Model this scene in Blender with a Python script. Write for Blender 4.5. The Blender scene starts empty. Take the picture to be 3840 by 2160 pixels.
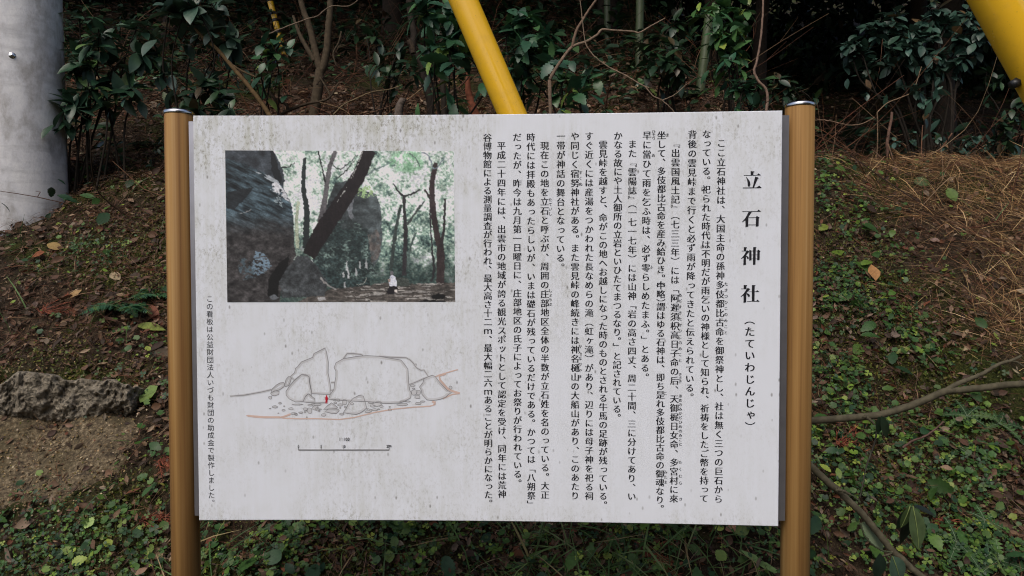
import bpy, math, random
import numpy as np
from mathutils import Vector

rng = np.random.default_rng(11)
random.seed(11)
S = bpy.context.scene
COL = S.collection

# ------------------------------------------------------------------ camera, sky, sun, exposure
ZB = 0.95                                   # bottom edge of the sign panel above the road
PW, PH, SAG = 1.2, 0.8427, 0.013            # sign panel width, height and its slight dish
CAM = np.array([0.1075, -1.4931, ZB + 0.5345])
YAW, PITCH, ROLL, FPX = -0.0338, 0.0317, -0.0016, 2742.04   # focal length in pixels of a 3840 px wide frame


def cam_axes():
    cy, sy, cp, sp, cr, sr = math.cos(YAW), math.sin(YAW), math.cos(PITCH), math.sin(PITCH), math.cos(ROLL), math.sin(ROLL)
    f = np.array([sy * cp, cy * cp, -sp])
    r = np.array([cy, -sy, 0.0])
    u = np.cross(r, f)
    return cr * r + sr * u, -sr * r + cr * u, f


CR, CU, CF = cam_axes()
cd = bpy.data.cameras.new('camera')
cam = bpy.data.objects.new('camera', cd)
COL.objects.link(cam)
cd.sensor_fit = 'HORIZONTAL'
cd.sensor_width = 36.0
cd.lens = 36.0 * FPX / 3840.0
cd.clip_start, cd.clip_end = 0.05, 500
from mathutils import Matrix
cam.matrix_world = Matrix(((CR[0], CU[0], -CF[0], CAM[0]), (CR[1], CU[1], -CF[1], CAM[1]), (CR[2], CU[2], -CF[2], CAM[2]), (0, 0, 0, 1)))
S.camera = cam

SUN_EL, SUN_AZ = 52.0, 200.0     # degrees; azimuth clockwise from +Y (behind the camera, a little left)
w = bpy.data.worlds.new('World')
S.world = w
w.use_nodes = True
nt = w.node_tree
sky = nt.nodes.new('ShaderNodeTexSky')
sky.sky_type = 'NISHITA'
sky.sun_disc = False
sky.sun_elevation = math.radians(SUN_EL)
sky.sun_rotation = math.radians(SUN_AZ)
sky.dust_density = 4.0
sky.air_density = 0.9
bg = nt.nodes['Background']
bg.inputs['Strength'].default_value = 0.13
nt.links.new(sky.outputs['Color'], bg.inputs['Color'])
sl = bpy.data.lights.new('sun', 'SUN')
sl.energy = 0.9
sl.angle = math.radians(25)
sl.color = (1.0, 0.95, 0.88)
so = bpy.data.objects.new('sun', sl)
COL.objects.link(so)
el, az = math.radians(SUN_EL), math.radians(SUN_AZ)
sd = Vector((math.sin(az) * math.cos(el), math.cos(az) * math.cos(el), math.sin(el)))
so.rotation_euler = sd.to_track_quat('Z', 'Y').to_euler()
so.location = (-2, -8, 12)
S.view_settings.view_transform = 'Standard'
S.view_settings.look = 'None'
S.view_settings.exposure = 0.36
S.view_settings.gamma = 1.0
S.render.engine = 'CYCLES'
S.cycles.max_bounces = 6
S.cycles.diffuse_bounces = 3
S.cycles.use_denoising = True
S.cycles.denoising_prefilter = 'ACCURATE'
S.cycles.filter_width = 1.1


# ------------------------------------------------------------------ helpers
def ray(px, py):
    d = CF + CR * ((px - 1920.0) / FPX) + CU * ((1080.0 - py) / FPX)
    return d


def at(px, py, D):                # the point seen at a photo pixel, D metres in front of the camera
    return CAM + ray(px, py) * D


def at_y(px, py, Y):
    d = ray(px, py)
    return CAM + d * ((Y - CAM[1]) / d[1])


def panel_xz(px, py):             # photo pixel -> metres on the sign panel (x from its middle, z from its bottom edge)
    d = ray(px, py)
    Y = 0.0
    for _ in range(4):
        p = CAM + d * ((Y - CAM[1]) / d[1])
        Y = SAG * (1 - 4 * (p[0] / PW) ** 2)
    return p[0], p[2] - ZB


def P3(x, z, off=0.0):            # panel metres -> world, off = how far proud of the panel face
    x = np.asarray(x, float)
    z = np.asarray(z, float)
    return np.stack([x, SAG * (1 - 4 * (x / PW) ** 2) - off, ZB + z], -1)


def sst(a, b, x):
    t = np.clip((x - a) / (b - a), 0, 1)
    return t * t * (3 - 2 * t)


def smin(a, b, k):
    h = np.clip(0.5 + 0.5 * (b - a) / k, 0, 1)
    return b * (1 - h) + a * h - k * h * (1 - h)


def smax(a, b, k):
    return -smin(-a, -b, k)


def hash2(ix, iy, seed):
    n = (ix.astype(np.int64) * 374761393 + iy.astype(np.int64) * 668265263 + seed * 982451653) & 0x7fffffff
    n = ((n ^ (n >> 13)) * 1274126177) & 0x7fffffff
    n = n ^ (n >> 16)
    return (n & 0xffff) / 65535.0


def vnoise(x, y, seed=0):
    x = np.asarray(x, float)
    y = np.asarray(y, float)
    ix, iy = np.floor(x), np.floor(y)
    fx, fy = x - ix, y - iy
    fx, fy = fx * fx * (3 - 2 * fx), fy * fy * (3 - 2 * fy)
    a, b = hash2(ix, iy, seed), hash2(ix + 1, iy, seed)
    c, d = hash2(ix, iy + 1, seed), hash2(ix + 1, iy + 1, seed)
    return (a * (1 - fx) + b * fx) * (1 - fy) + (c * (1 - fx) + d * fx) * fy


def fbm(x, y, seed=0, o=4):
    s, a, t = 0, 0.5, 0
    for i in range(o):
        s = s + a * vnoise(x * 2 ** i, y * 2 ** i, seed + 17 * i)
        t += a
        a *= 0.55
    return s / t


def H(x, y):                      # height of the ground
    x = np.asarray(x, float)
    y = np.asarray(y, float)
    z0 = smax(0.78 * (y + 0.45), 0 * y, 0.15)
    zc = smin(z0, 2.07 + 0.50 * (y - 2.2), 0.25)
    zr = smin(z0, 1.95 + 0.05 * (y - 2.1), 0.12)
    zr = smax(zr, 1.95 + 0.5 * (y - 5.0), 0.4)
    k = sst(1.15, 1.9, x + 0.25 * (fbm(x * 1.3, y * 1.3, 5) - 0.5))
    z = zc * (1 - k) + zr * k
    near = sst(-0.5, 0.1, y)
    z = z + near * (0.16 * (fbm(x * 1.7, y * 1.7, 1) - 0.5) + 0.07 * (fbm(x * 6, y * 6, 2, 3) - 0.5) + 0.018 * (vnoise(x * 28, y * 28, 3) - 0.5))
    z = z + 0.5 * sst(4, 12, y) * (fbm(x * 0.35, y * 0.35, 4) - 0.5)
    z = z + np.minimum(smax(0.85 * (-y - 5.5), 0 * y, 0.8), 15.0)      # unseen bank added behind the camera to block low sky light
    return np.minimum(z, 16 + 0.02 * np.abs(y))


def ground_px(px, py):            # where the ray through a photo pixel meets the ground
    d = ray(px, py)
    t = np.linspace(1.6, 14, 6000)
    p = CAM[None] + d[None] * t[:, None]
    below = p[:, 2] < H(p[:, 0], p[:, 1])
    i = int(np.argmax(below)) if below.any() else len(t) - 1
    return p[i]


ORG = {}


def build(name, V, T=None, Q=None, mat=None, parent=None, origin=None, smooth=True, col=None, N=None):
    """one mesh object from world-space vertices; T triangles, Q quads, N list of n-gons, col per-vertex linear colours"""
    V = np.asarray(V, float).reshape(-1, 3)
    if parent is not None:
        org = ORG[parent]
    else:
        org = np.zeros(3) if origin is None else np.asarray(origin, float)
    me = bpy.data.meshes.new(name)
    nv = len(V)
    loops, tot = [], []
    if T is not None and len(T):
        T = np.asarray(T, np.int64)
        loops.append(T.ravel())
        tot.append(np.full(len(T), 3))
    if Q is not None and len(Q):
        Q = np.asarray(Q, np.int64)
        loops.append(Q.ravel())
        tot.append(np.full(len(Q), 4))
    for n in (N or []):
        loops.append(np.asarray(n, np.int64))
        tot.append(np.array([len(n)]))
    loops = np.concatenate(loops)
    tot = np.concatenate(tot)
    start = np.concatenate([[0], np.cumsum(tot)[:-1]])
    me.vertices.add(nv)
    me.vertices.foreach_set('co', (V - org).astype(np.float32).ravel())
    me.loops.add(len(loops))
    me.loops.foreach_set('vertex_index', loops.astype(np.int32))
    me.polygons.add(len(tot))
    me.polygons.foreach_set('loop_start', start.astype(np.int32))
    me.polygons.foreach_set('loop_total', tot.astype(np.int32))
    me.polygons.foreach_set('use_smooth', np.full(len(tot), bool(smooth)))
    me.update(calc_edges=True)
    me.validate()
    if col is not None:
        c = np.ones((nv, 4), np.float32)
        c[:, :3] = col
        a = me.color_attributes.new('Col', 'FLOAT_COLOR', 'POINT')
        a.data.foreach_set('color', c.ravel())
    if mat is not None:
        me.materials.append(mat)
    o = bpy.data.objects.new(name, me)
    COL.objects.link(o)
    if parent is not None:
        o.parent = parent
    else:
        o.location = org
    ORG[o] = org
    return o


def thing(name, label, cat, base, group=None):
    o = bpy.data.objects.new(name, None)
    o.empty_display_size = 0.05
    COL.objects.link(o)
    o.location = base
    ORG[o] = np.asarray(base, float)
    return tag(o, label, cat, group)


def tag(o, label=None, cat=None, group=None, kind=None):
    if label:
        o['label'] = label
    if cat:
        o['category'] = cat
    if group:
        o['group'] = group
    if kind:
        o['kind'] = kind
    return o


class Geo:                        # collects pieces into one mesh
    def __init__(self):
        self.V, self.T, self.Q, self.C, self.n = [], [], [], [], 0

    def add(self, V, T=None, Q=None, C=None):
        V = np.asarray(V, float).reshape(-1, 3)
        if T is not None and len(T):
            self.T.append(np.asarray(T) + self.n)
        if Q is not None and len(Q):
            self.Q.append(np.asarray(Q) + self.n)
        self.V.append(V)
        c = np.zeros((len(V), 3)) + (np.asarray(C) if C is not None else 0.5)
        self.C.append(c)
        self.n += len(V)

    def build(self, name, mat, parent=None, origin=None, smooth=True, usecol=True):
        V = np.concatenate(self.V)
        return build(name, V, np.concatenate(self.T) if self.T else None, np.concatenate(self.Q) if self.Q else None,
                     mat, parent, origin, smooth, np.concatenate(self.C) if usecol else None)


def box(g, x0, x1, y0, y1, z0, z1, C=None):
    V = [(x, y, z) for x in (x0, x1) for y in (y0, y1) for z in (z0, z1)]
    g.add(V, Q=[(0, 1, 3, 2), (4, 6, 7, 5), (0, 4, 5, 1), (2, 3, 7, 6), (0, 2, 6, 4), (1, 5, 7, 3)], C=C)


def smooth_path(P, n):
    P = np.asarray(P, float)
    m = len(P)
    if m < 3:
        t = np.linspace(0, 1, n)[:, None]
        return P[0] * (1 - t) + P[-1] * t
    t = np.linspace(0, m - 1 - 1e-6, n)
    i = t.astype(int)
    f = (t - i)[:, None]
    g = lambda k: P[np.clip(k, 0, m - 1)]
    p0, p1, p2, p3 = g(i - 1), g(i), g(i + 1), g(i + 2)
    return 0.5 * ((2 * p1) + (-p0 + p2) * f + (2 * p0 - 5 * p1 + 4 * p2 - p3) * f ** 2 + (-p0 + 3 * p1 - 3 * p2 + p3) * f ** 3)


def tube(g, path, r, sides=8, C=None, cap=True, rough=0.0):
    path = np.asarray(path, float)
    n = len(path)
    r = np.broadcast_to(np.asarray(r, float), (n,)) if np.ndim(r) else np.full(n, float(r))
    tan = np.gradient(path, axis=0)
    tan /= np.linalg.norm(tan, axis=1)[:, None] + 1e-9
    ref = np.array([0.31, 0.17, 0.93]) if abs(tan[:, 2]).mean() < 0.8 else np.array([0.9, 0.35, 0.1])
    b = np.cross(tan, ref)
    b /= np.linalg.norm(b, axis=1)[:, None] + 1e-9
    nn = np.cross(b, tan)
    a = np.linspace(0, 2 * math.pi, sides, endpoint=False)
    rr = r[:, None] * (1 + (rough * (rng.random((n, sides)) - 0.5) if rough else 0))
    V = path[:, None] + (b[:, None] * np.cos(a)[None, :, None] + nn[:, None] * np.sin(a)[None, :, None]) * rr[..., None]
    idx = np.arange(n * sides).reshape(n, sides)
    q = np.stack([idx[:-1], np.roll(idx, -1, 1)[:-1], np.roll(idx, -1, 1)[1:], idx[1:]], -1).reshape(-1, 4)
    V = V.reshape(-1, 3)
    T = []
    if cap:
        V = np.concatenate([V, path[:1], path[-1:]])
        for k in range(sides):
            T.append((idx[0, (k + 1) % sides], idx[0, k], n * sides))
            T.append((idx[-1, k], idx[-1, (k + 1) % sides], n * sides + 1))
    if C is not None and np.ndim(C) == 2:
        C = np.repeat(C, sides, 0)
        if cap:
            C = np.concatenate([C, C[:1], C[-1:]])
    g.add(V, T=T, Q=q, C=C)


def frames(tip, up):              # rotation matrices: local +Y along tip, local +Z as near up as possible
    y = tip / (np.linalg.norm(tip, axis=1)[:, None] + 1e-9)
    x = np.cross(y, up)
    x /= np.linalg.norm(x, axis=1)[:, None] + 1e-9
    z = np.cross(x, y)
    return np.stack([x, y, z], -1)


def scatter(g, tmpl, pos, R, scale, cols, shade=None):
    V, T, Q = tmpl
    n, k = len(pos), len(V)
    sc = np.asarray(scale, float)
    sc = sc[:, None] if sc.ndim == 1 else sc
    L = V[None] * sc[:, None, :]
    W_ = np.einsum('nij,nkj->nki', R, L) + pos[:, None]
    off = (np.arange(n) * k)[:, None, None]
    c = np.repeat(np.asarray(cols)[:, None], k, 1)
    if shade is not None:
        c = c * shade[None, :, None]
    g.add(W_.reshape(-1, 3), T=(T[None] + off).reshape(-1, 3) if len(T) else None,
          Q=(Q[None] + off).reshape(-1, 4) if len(Q) else None, C=c.reshape(-1, 3))


def leaf_template(widths, fold=0.18, droop=0.25, pet=0.12, curl=0.0):
    """a leaf along +Y, length 1; widths = half-widths at even stations from base to tip"""
    m = len(widths)
    V = []
    for i, wd in enumerate(widths):
        t = i / (m - 1)
        y = t
        z = -droop * t * t + curl * math.sin(t * 6)
        V += [(-wd, y, z + fold * wd), (0, y, z), (wd, y, z + fold * wd)]
    Q = []
    for i in range(m - 1):
        a = 3 * i
        Q += [(a, a + 1, a + 4, a + 3), (a + 1, a + 2, a + 5, a + 4)]
    return np.array(V, float), np.zeros((0, 3), int), np.array(Q)


LEAF_SMALL = leaf_template([0.01, 0.2, 0.2, 0.01], 0.25, 0.2)
LEAF_OVAL = leaf_template([0.015, 0.14, 0.21, 0.23, 0.2, 0.12, 0.004], 0.22, 0.25)
LEAF_TOOTH = leaf_template([0.015, 0.10, 0.17, 0.15, 0.235, 0.2, 0.265, 0.22, 0.26, 0.18, 0.2, 0.11, 0.1, 0.003], 0.2, 0.3)
LEAF_LITTER = leaf_template([0.01, 0.2, 0.27, 0.2, 0.01], 0.5, -0.25, curl=0.06)
BLADE = leaf_template([0.012, 0.013, 0.011, 0.002], 0.6, 0.55)
STRAW = (np.array([(-.006, 0, 0), (.006, 0, 0), (-.006, .33, .03), (.006, .33, .035), (-.005, .67, .02), (.005, .67, .03), (-.002, 1, -.04), (.002, 1, -.04)]),
         np.zeros((0, 3), int), np.array([(0, 1, 3, 2), (2, 3, 5, 4), (4, 5, 7, 6)]))


def round_template(lobes=9, notch=True):
    V = [(0, 0.25, 0)]
    for i in range(lobes + 1):
        a = math.radians(-90 + 18) + (2 * math.pi - math.radians(36)) * i / lobes
        r = 0.5 * (1 + 0.06 * (-1) ** i)
        V.append((r * math.cos(a), 0.45 + r * math.sin(a), 0.08 + 0.03 * (-1) ** i))
    T = [(0, i, i + 1) for i in range(1, lobes + 1)]
    return np.array(V, float), np.array(T), np.zeros((0, 4), int)


ROUND = round_template()


def clover_template():
    V, T = [], []
    for k in range(3):
        a = k * 2 * math.pi / 3
        ca, sa = math.cos(a), math.sin(a)
        o = len(V)
        for (x, y, z) in [(0, 0, 0), (-.2, .22, .05), (-.26, .42, .03), (-.12, .52, 0), (0, .46, -.02), (.12, .52, 0), (.26, .42, .03), (.2, .22, .05)]:
            V.append((ca * x - sa * y, sa * x + ca * y, z))
        T += [(o, o + i + 1, o + i) for i in range(1, 7)]
    return np.array(V, float), np.array(T), np.zeros((0, 4), int)


CLOVER = clover_template()


def thistle_template():
    w_ = []
    for i in range(15):
        env = 0.17 * math.sin(math.pi * min(1, (i + 1.2) / 15.5)) ** 0.7
        w_.append(env * (1.25 if i % 2 else 0.28))
    w_[0], w_[-1] = 0.02, 0.004
    return leaf_template(w_, 0.35, 0.45)


THISTLE = thistle_template()


def lin(r, g, b):
    c = np.array([r, g, b], float) / 255.0
    return np.where(c <= 0.04045, c / 12.92, ((c + 0.055) / 1.055) ** 2.4)


def pick(pal, n, jit=0.25):
    pal = np.asarray(pal, float)
    wts = pal[:, 3] / pal[:, 3].sum()
    i = rng.choice(len(pal), n, p=wts)
    c = pal[i, :3] * (1 + jit * (rng.random((n, 1)) * 2 - 1))
    return c * (1 + 0.12 * (rng.random((n, 3)) - 0.5))


# ------------------------------------------------------------------ materials
def nodes(m):
    m.use_nodes = True
    return m.node_tree, m.node_tree.nodes['Principled BSDF']


def ramp(nt_, src, stops):
    r = nt_.nodes.new('ShaderNodeValToRGB')
    e = r.color_ramp.elements
    while len(e) < len(stops):
        e.new(0.5)
    for k, (p, c) in enumerate(stops):
        e[k].position = p
        e[k].color = (*c, 1) if len(c) == 3 else c
    nt_.links.new(src, r.inputs[0])
    return r.outputs[0]


def noise(nt_, vec, scale, detail=4, rough=0.55, dist=0.0):
    n = nt_.nodes.new('ShaderNodeTexNoise')
    n.inputs['Scale'].default_value = scale
    n.inputs['Detail'].default_value = detail
    n.inputs['Roughness'].default_value = rough
    n.inputs['Distortion'].default_value = dist
    nt_.links.new(vec, n.inputs['Vector'])
    return n.outputs['Fac']


def mapping(nt_, sc=(1, 1, 1), kind='Object'):
    t = nt_.nodes.new('ShaderNodeTexCoord')
    m = nt_.nodes.new('ShaderNodeMapping')
    m.inputs['Scale'].default_value = sc
    nt_.links.new(t.outputs[kind], m.inputs['Vector'])
    return m.outputs[0]


def mixc(nt_, fac, a, b, mode='MIX'):
    m = nt_.nodes.new('ShaderNodeMix')
    m.data_type = 'RGBA'
    m.blend_type = mode
    for sock, val in ((m.inputs[0], fac), (m.inputs[6], a), (m.inputs[7], b)):
        if hasattr(val, 'is_output') or hasattr(val, 'links'):
            nt_.links.new(val, sock)
        elif isinstance(val, (int, float)):
            sock.default_value = val
        else:
            sock.default_value = (*val, 1)
    return m.outputs[2]


def math_(nt_, op, a, b=None, clamp=False):
    m = nt_.nodes.new('ShaderNodeMath')
    m.operation = op
    m.use_clamp = clamp
    for k, v in ((0, a), (1, b)):
        if v is None:
            continue
        if hasattr(v, 'links'):
            nt_.links.new(v, m.inputs[k])
        else:
            m.inputs[k].default_value = v
    return m.outputs[0]


def bump(nt_, bs, h, strength, dist=0.01):
    b = nt_.nodes.new('ShaderNodeBump')
    b.inputs['Strength'].default_value = strength
    b.inputs['Distance'].default_value = dist
    nt_.links.new(h, b.inputs['Height'])
    nt_.links.new(b.outputs[0], bs.inputs['Normal'])


def mat_col(name, rough=0.5, spec=0.5, transl=0.0, var=0.25, vscale=60, coat=0.0):
    m = bpy.data.materials.new(name)
    t, b = nodes(m)
    a = t.nodes.new('ShaderNodeVertexColor')
    a.layer_name = 'Col'
    v = mapping(t)
    n = noise(t, v, vscale, 3)
    f = ramp(t, n, [(0.25, (1 - var,) * 3), (0.75, (1 + var * 0.6,) * 3)])
    c = mixc(t, 1.0, a.outputs['Color'], f, 'MULTIPLY')
    t.links.new(c, b.inputs['Base Color'])
    b.inputs['Roughness'].default_value = rough
    b.inputs['Specular IOR Level'].default_value = spec
    b.inputs['Coat Weight'].default_value = coat
    if transl:
        tr = t.nodes.new('ShaderNodeBsdfTranslucent')
        t.links.new(c, tr.inputs['Color'])
        mx = t.nodes.new('ShaderNodeMixShader')
        mx.inputs[0].default_value = transl
        t.links.new(b.outputs[0], mx.inputs[1])
        t.links.new(tr.outputs[0], mx.inputs[2])
        t.links.new(mx.outputs[0], t.nodes['Material Output'].inputs['Surface'])
    bump(t, b, n, 0.15, 0.004)
    return m


M_DULL = mat_col('dull_leaf', 0.75, 0.2, 0.15, 0.25, 60)
M_FAR = mat_col('shade_leaf', 0.6, 0.2, 0.05, 0.3, 30)
M_LEAF = mat_col('glossy_leaf', 0.40, 0.42, 0.12, 0.3, 45)
M_HERB = mat_col('herb_leaf', 0.5, 0.4, 0.25, 0.25, 80)
M_LITTER = mat_col('dead_leaf', 0.7, 0.3, 0.1, 0.35, 70)
M_STRAW = mat_col('dry_straw', 0.65, 0.3, 0.1, 0.2, 30)
M_BARK = mat_col('bark', 0.85, 0.2, 0.0, 0.45, 55)


def m_plain(name, c, rough=0.5, metal=0.0, spec=0.5, var=0.12):
    m = bpy.data.materials.new(name)
    t, b = nodes(m)
    v = mapping(t)
    n = noise(t, v, 25, 4)
    cc = ramp(t, n, [(0.3, tuple(np.array(c) * (1 - var))), (0.7, tuple(np.array(c) * (1 + var / 2)))])
    t.links.new(cc, b.inputs['Base Color'])
    b.inputs['Roughness'].default_value = rough
    b.inputs['Metallic'].default_value = metal
    b.inputs['Specular IOR Level'].default_value = spec
    return m


def m_ground():
    m = bpy.data.materials.new('forest_soil')
    t, b = nodes(m)
    v = mapping(t)
    n1 = noise(t, v, 2.2, 5, 0.6)
    n2 = noise(t, v, 38, 6, 0.7)
    n3 = noise(t, v, 130, 3, 0.6)
    soil = ramp(t, n2, [(0.3, (0.010, 0.007, 0.004)), (0.5, (0.036, 0.025, 0.015)), (0.68, (0.095, 0.07, 0.043))])
    moss = ramp(t, n3, [(0.3, (0.012, 0.017, 0.004)), (0.7, (0.06, 0.068, 0.014))])
    f = ramp(t, n1, [(0.47, (0, 0, 0)), (0.60, (1, 1, 1))])
    c = mixc(t, f, soil, moss)
    t.links.new(c, b.inputs['Base Color'])
    b.inputs['Roughness'].default_value = 0.95
    b.inputs['Specular IOR Level'].default_value = 0.15
    bump(t, b, math_(t, 'ADD', n2, n3), 0.9, 0.02)
    return m


def m_panel():
    m = bpy.data.materials.new('weathered_white_panel')
    t, b = nodes(m)
    v = mapping(t)
    sep = t.nodes.new('ShaderNodeSeparateXYZ')
    t.links.new(v, sep.inputs[0])
    # olive algae film running down from the top edge, streaky
    vs = mapping(t, (95, 1, 5.0))
    st = noise(t, vs, 1.0, 5, 0.6, 0.3)
    blot = noise(t, v, 5.5, 5, 0.62)
    fine = noise(t, mapping(t, (1, 1, 0.6)), 190, 5, 0.8)
    topf = ramp(t, math_(t, 'MULTIPLY', math_(t, 'SUBTRACT', sep.outputs[2], ZB - BASEZ), 1.0 / PH), [(0.0, (0.75,) * 3), (0.05, (0.36,) * 3), (0.5, (0.5,) * 3), (0.78, (0.75,) * 3), (0.95, (1,) * 3)])
    leftf = ramp(t, math_(t, 'ADD', math_(t, 'MULTIPLY', sep.outputs[0], 1 / PW), 0.5), [(0.0, (0.9,) * 3), (0.55, (0.9,) * 3), (0.72, (0.55,) * 3), (1.0, (0.4,) * 3)])
    st2 = noise(t, mapping(t, (32, 1, 15)), 1.0, 6, 0.68, 0.5)
    st = math_(t, 'ADD', math_(t, 'MULTIPLY', st, 0.4), math_(t, 'MULTIPLY', st2, 0.6))
    film = math_(t, 'MULTIPLY', math_(t, 'MULTIPLY', ramp(t, st, [(0.42, (0,) * 3), (0.62, (1,) * 3)]), ramp(t, blot, [(0.36, (0.15,) * 3), (0.62, (1,) * 3)])), math_(t, 'MULTIPLY', topf, leftf))
    grain = math_(t, 'MULTIPLY', ramp(t, fine, [(0.5, (0,) * 3), (0.66, (1,) * 3)]), math_(t, 'MULTIPLY', ramp(t, blot, [(0.42, (0,) * 3), (0.62, (1,) * 3)]), math_(t, 'MULTIPLY', topf, leftf)))
    # small dark mould specks, slightly drawn downwards
    vo = t.nodes.new('ShaderNodeTexVoronoi')
    vo.inputs['Scale'].default_value = 1.0
    t.links.new(mapping(t, (70, 1, 38)), vo.inputs['Vector'])
    sc = t.nodes.new('ShaderNodeSeparateColor')
    t.links.new(vo.outputs['Color'], sc.inputs[0])
    spot = math_(t, 'MULTIPLY', ramp(t, vo.outputs['Distance'], [(0.07, (1,) * 3), (0.2, (0,) * 3)]), ramp(t, sc.outputs[0], [(0.62, (0,) * 3), (0.95, (1,) * 3)]))
    base = (0.735, 0.765, 0.815)
    c = mixc(t, math_(t, 'MULTIPLY', film, 0.7, True), base, (0.37, 0.37, 0.25))
    c = mixc(t, math_(t, 'MULTIPLY', grain, 0.95, True), c, (0.17, 0.155, 0.085))
    c = mixc(t, math_(t, 'MULTIPLY', spot, 0.75, True), c, (0.12, 0.11, 0.09))
    t.links.new(c, b.inputs['Base Color'])
    b.inputs['Roughness'].default_value = 0.55
    b.inputs['Specular IOR Level'].default_value = 0.3
    return m


def m_wood():
    m = bpy.data.materials.new('woodgrain_post')
    t, b = nodes(m)
    a = noise(t, mapping(t, (60, 60, 0.7)), 1.0, 5, 0.6, 0.3)
    a2 = noise(t, mapping(t, (34, 34, 0.25)), 1.0, 2, 0.5)
    c = ramp(t, a, [(0.32, (0.15, 0.074, 0.026)), (0.45, (0.27, 0.148, 0.047)), (0.57, (0.345, 0.203, 0.069)), (0.7, (0.40, 0.26, 0.11))])
    c2 = ramp(t, a2, [(0.38, (0.72, 0.66, 0.65)), (0.62, (1.08, 1.06, 1.04))])
    t.links.new(mixc(t, 1.0, c, c2, 'MULTIPLY'), b.inputs['Base Color'])
    b.inputs['Roughness'].default_value = 0.7
    b.inputs['Specular IOR Level'].default_value = 0.2
    return m


def m_concrete():
    m = bpy.data.materials.new('weathered_concrete')
    t, b = nodes(m)
    v = mapping(t)
    n = noise(t, mapping(t, (1, 1, 0.6)), 8, 7, 0.68)
    n2 = noise(t, v, 90, 4, 0.6)
    n3 = noise(t, mapping(t, (6, 6, 22)), 1.0, 4, 0.6)
    c = ramp(t, n, [(0.36, (0.40, 0.385, 0.365)), (0.5, (0.66, 0.66, 0.67)), (0.62, (0.78, 0.775, 0.765))])
    c = mixc(t, ramp(t, n3, [(0.5, (0,) * 3), (0.75, (0.6,) * 3)]), c, (0.34, 0.335, 0.33))
    c = mixc(t, math_(t, 'MULTIPLY', n2, 0.25), c, (0.25, 0.25, 0.25))
    t.links.new(c, b.inputs['Base Color'])
    b.inputs['Roughness'].default_value = 0.85
    b.inputs['Specular IOR Level'].default_value = 0.25
    bump(t, b, n2, 0.25, 0.004)
    return m


def m_rock():
    m = bpy.data.materials.new('pitted_rock')
    t, b = nodes(m)
    v = mapping(t)
    n = noise(t, v, 17, 9, 0.78)
    vo = t.nodes.new('ShaderNodeTexVoronoi')
    vo.inputs['Scale'].default_value = 55
    t.links.new(v, vo.inputs['Vector'])
    c = ramp(t, n, [(0.3, (0.10, 0.082, 0.056)), (0.5, (0.235, 0.20, 0.145)), (0.66, (0.37, 0.325, 0.245))])
    c = mixc(t, ramp(t, vo.outputs['Distance'], [(0.12, (0.92,) * 3), (0.34, (0,) * 3)]), c, (0.045, 0.037, 0.028))
    t.links.new(c, b.inputs['Base Color'])
    b.inputs['Roughness'].default_value = 0.9
    bump(t, b, math_(t, 'ADD', vo.outputs['Distance'], n), 1.0, 0.022)
    return m


def m_sand():
    m = bpy.data.materials.new('gritty_soil')
    t, b = nodes(m)
    v = mapping(t)
    n = noise(t, v, 70, 6, 0.75)
    n2 = noise(t, v, 6, 4, 0.6)
    c = ramp(t, n, [(0.36, (0.03, 0.021, 0.011)), (0.5, (0.12, 0.088, 0.048)), (0.6, (0.24, 0.185, 0.108)), (0.72, (0.46, 0.385, 0.27))])
    c = mixc(t, ramp(t, n2, [(0.45, (0,) * 3), (0.65, (0.7,) * 3)]), c, (0.06, 0.047, 0.016))
    t.links.new(c, b.inputs['Base Color'])
    b.inputs['Roughness'].default_value = 0.95
    bump(t, b, n, 1.0, 0.012)
    return m


def m_yellow():
    m = bpy.data.materials.new('weathered_yellow_plastic')
    t, b = nodes(m)
    n = noise(t, mapping(t), 14, 6, 0.7)
    n2 = noise(t, mapping(t), 160, 3, 0.6)
    c = mixc(t, ramp(t, n, [(0.5, (0,) * 3), (0.72, (0.38,) * 3)]), (0.76, 0.44, 0.022), (0.50, 0.28, 0.035))
    c = mixc(t, ramp(t, n2, [(0.66, (0,) * 3), (0.74, (0.6,) * 3)]), c, (0.22, 0.14, 0.04))
    t.links.new(c, b.inputs['Base Color'])
    t.links.new(ramp(t, n, [(0.4, (0.16,) * 3), (0.7, (0.3,) * 3)]), b.inputs['Roughness'])
    return m


BASEZ = float(H(0, 0.04))
M_GROUND, M_PANEL, M_WOOD, M_CONC, M_ROCK, M_SAND = m_ground(), None, m_wood(), m_concrete(), m_rock(), m_sand()
M_PANEL = m_panel()
M_STEEL = m_plain('polished_steel', (0.62, 0.62, 0.63), 0.22, 1.0)
M_ALU = m_plain('grey_aluminium', (0.42, 0.41, 0.44), 0.32, 0.85)
M_YEL = m_plain('yellow_plastic', (0.80, 0.43, 0.012), 0.16, 0.0, 0.5, 0.03)
M_YEL = m_yellow()
M_BLACK = m_plain('black_plastic', (0.015, 0.015, 0.016), 0.45)
M_INK = m_plain('black_ink', (0.012, 0.012, 0.016), 0.5, 0.0, 0.3)
M_LINE = m_plain('grey_ink', (0.26, 0.26, 0.265), 0.55, 0.0, 0.3)
M_TINT = m_plain('pale_grey_ink', (0.58, 0.585, 0.60), 0.55, 0.0, 0.3)
M_ORANGE = m_plain('pale_orange_ink', (0.64, 0.47, 0.40), 0.55, 0.0, 0.3)
M_RED = m_plain('red_ink', (0.5, 0.012, 0.03), 0.5, 0.0, 0.3)
M_PRINT = mat_col('printed_picture', 0.45, 0.35, 0.0, 0.0, 5)
M_BAMBOO = m_plain('bamboo_skin', (0.055, 0.075, 0.028), 0.5)

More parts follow.
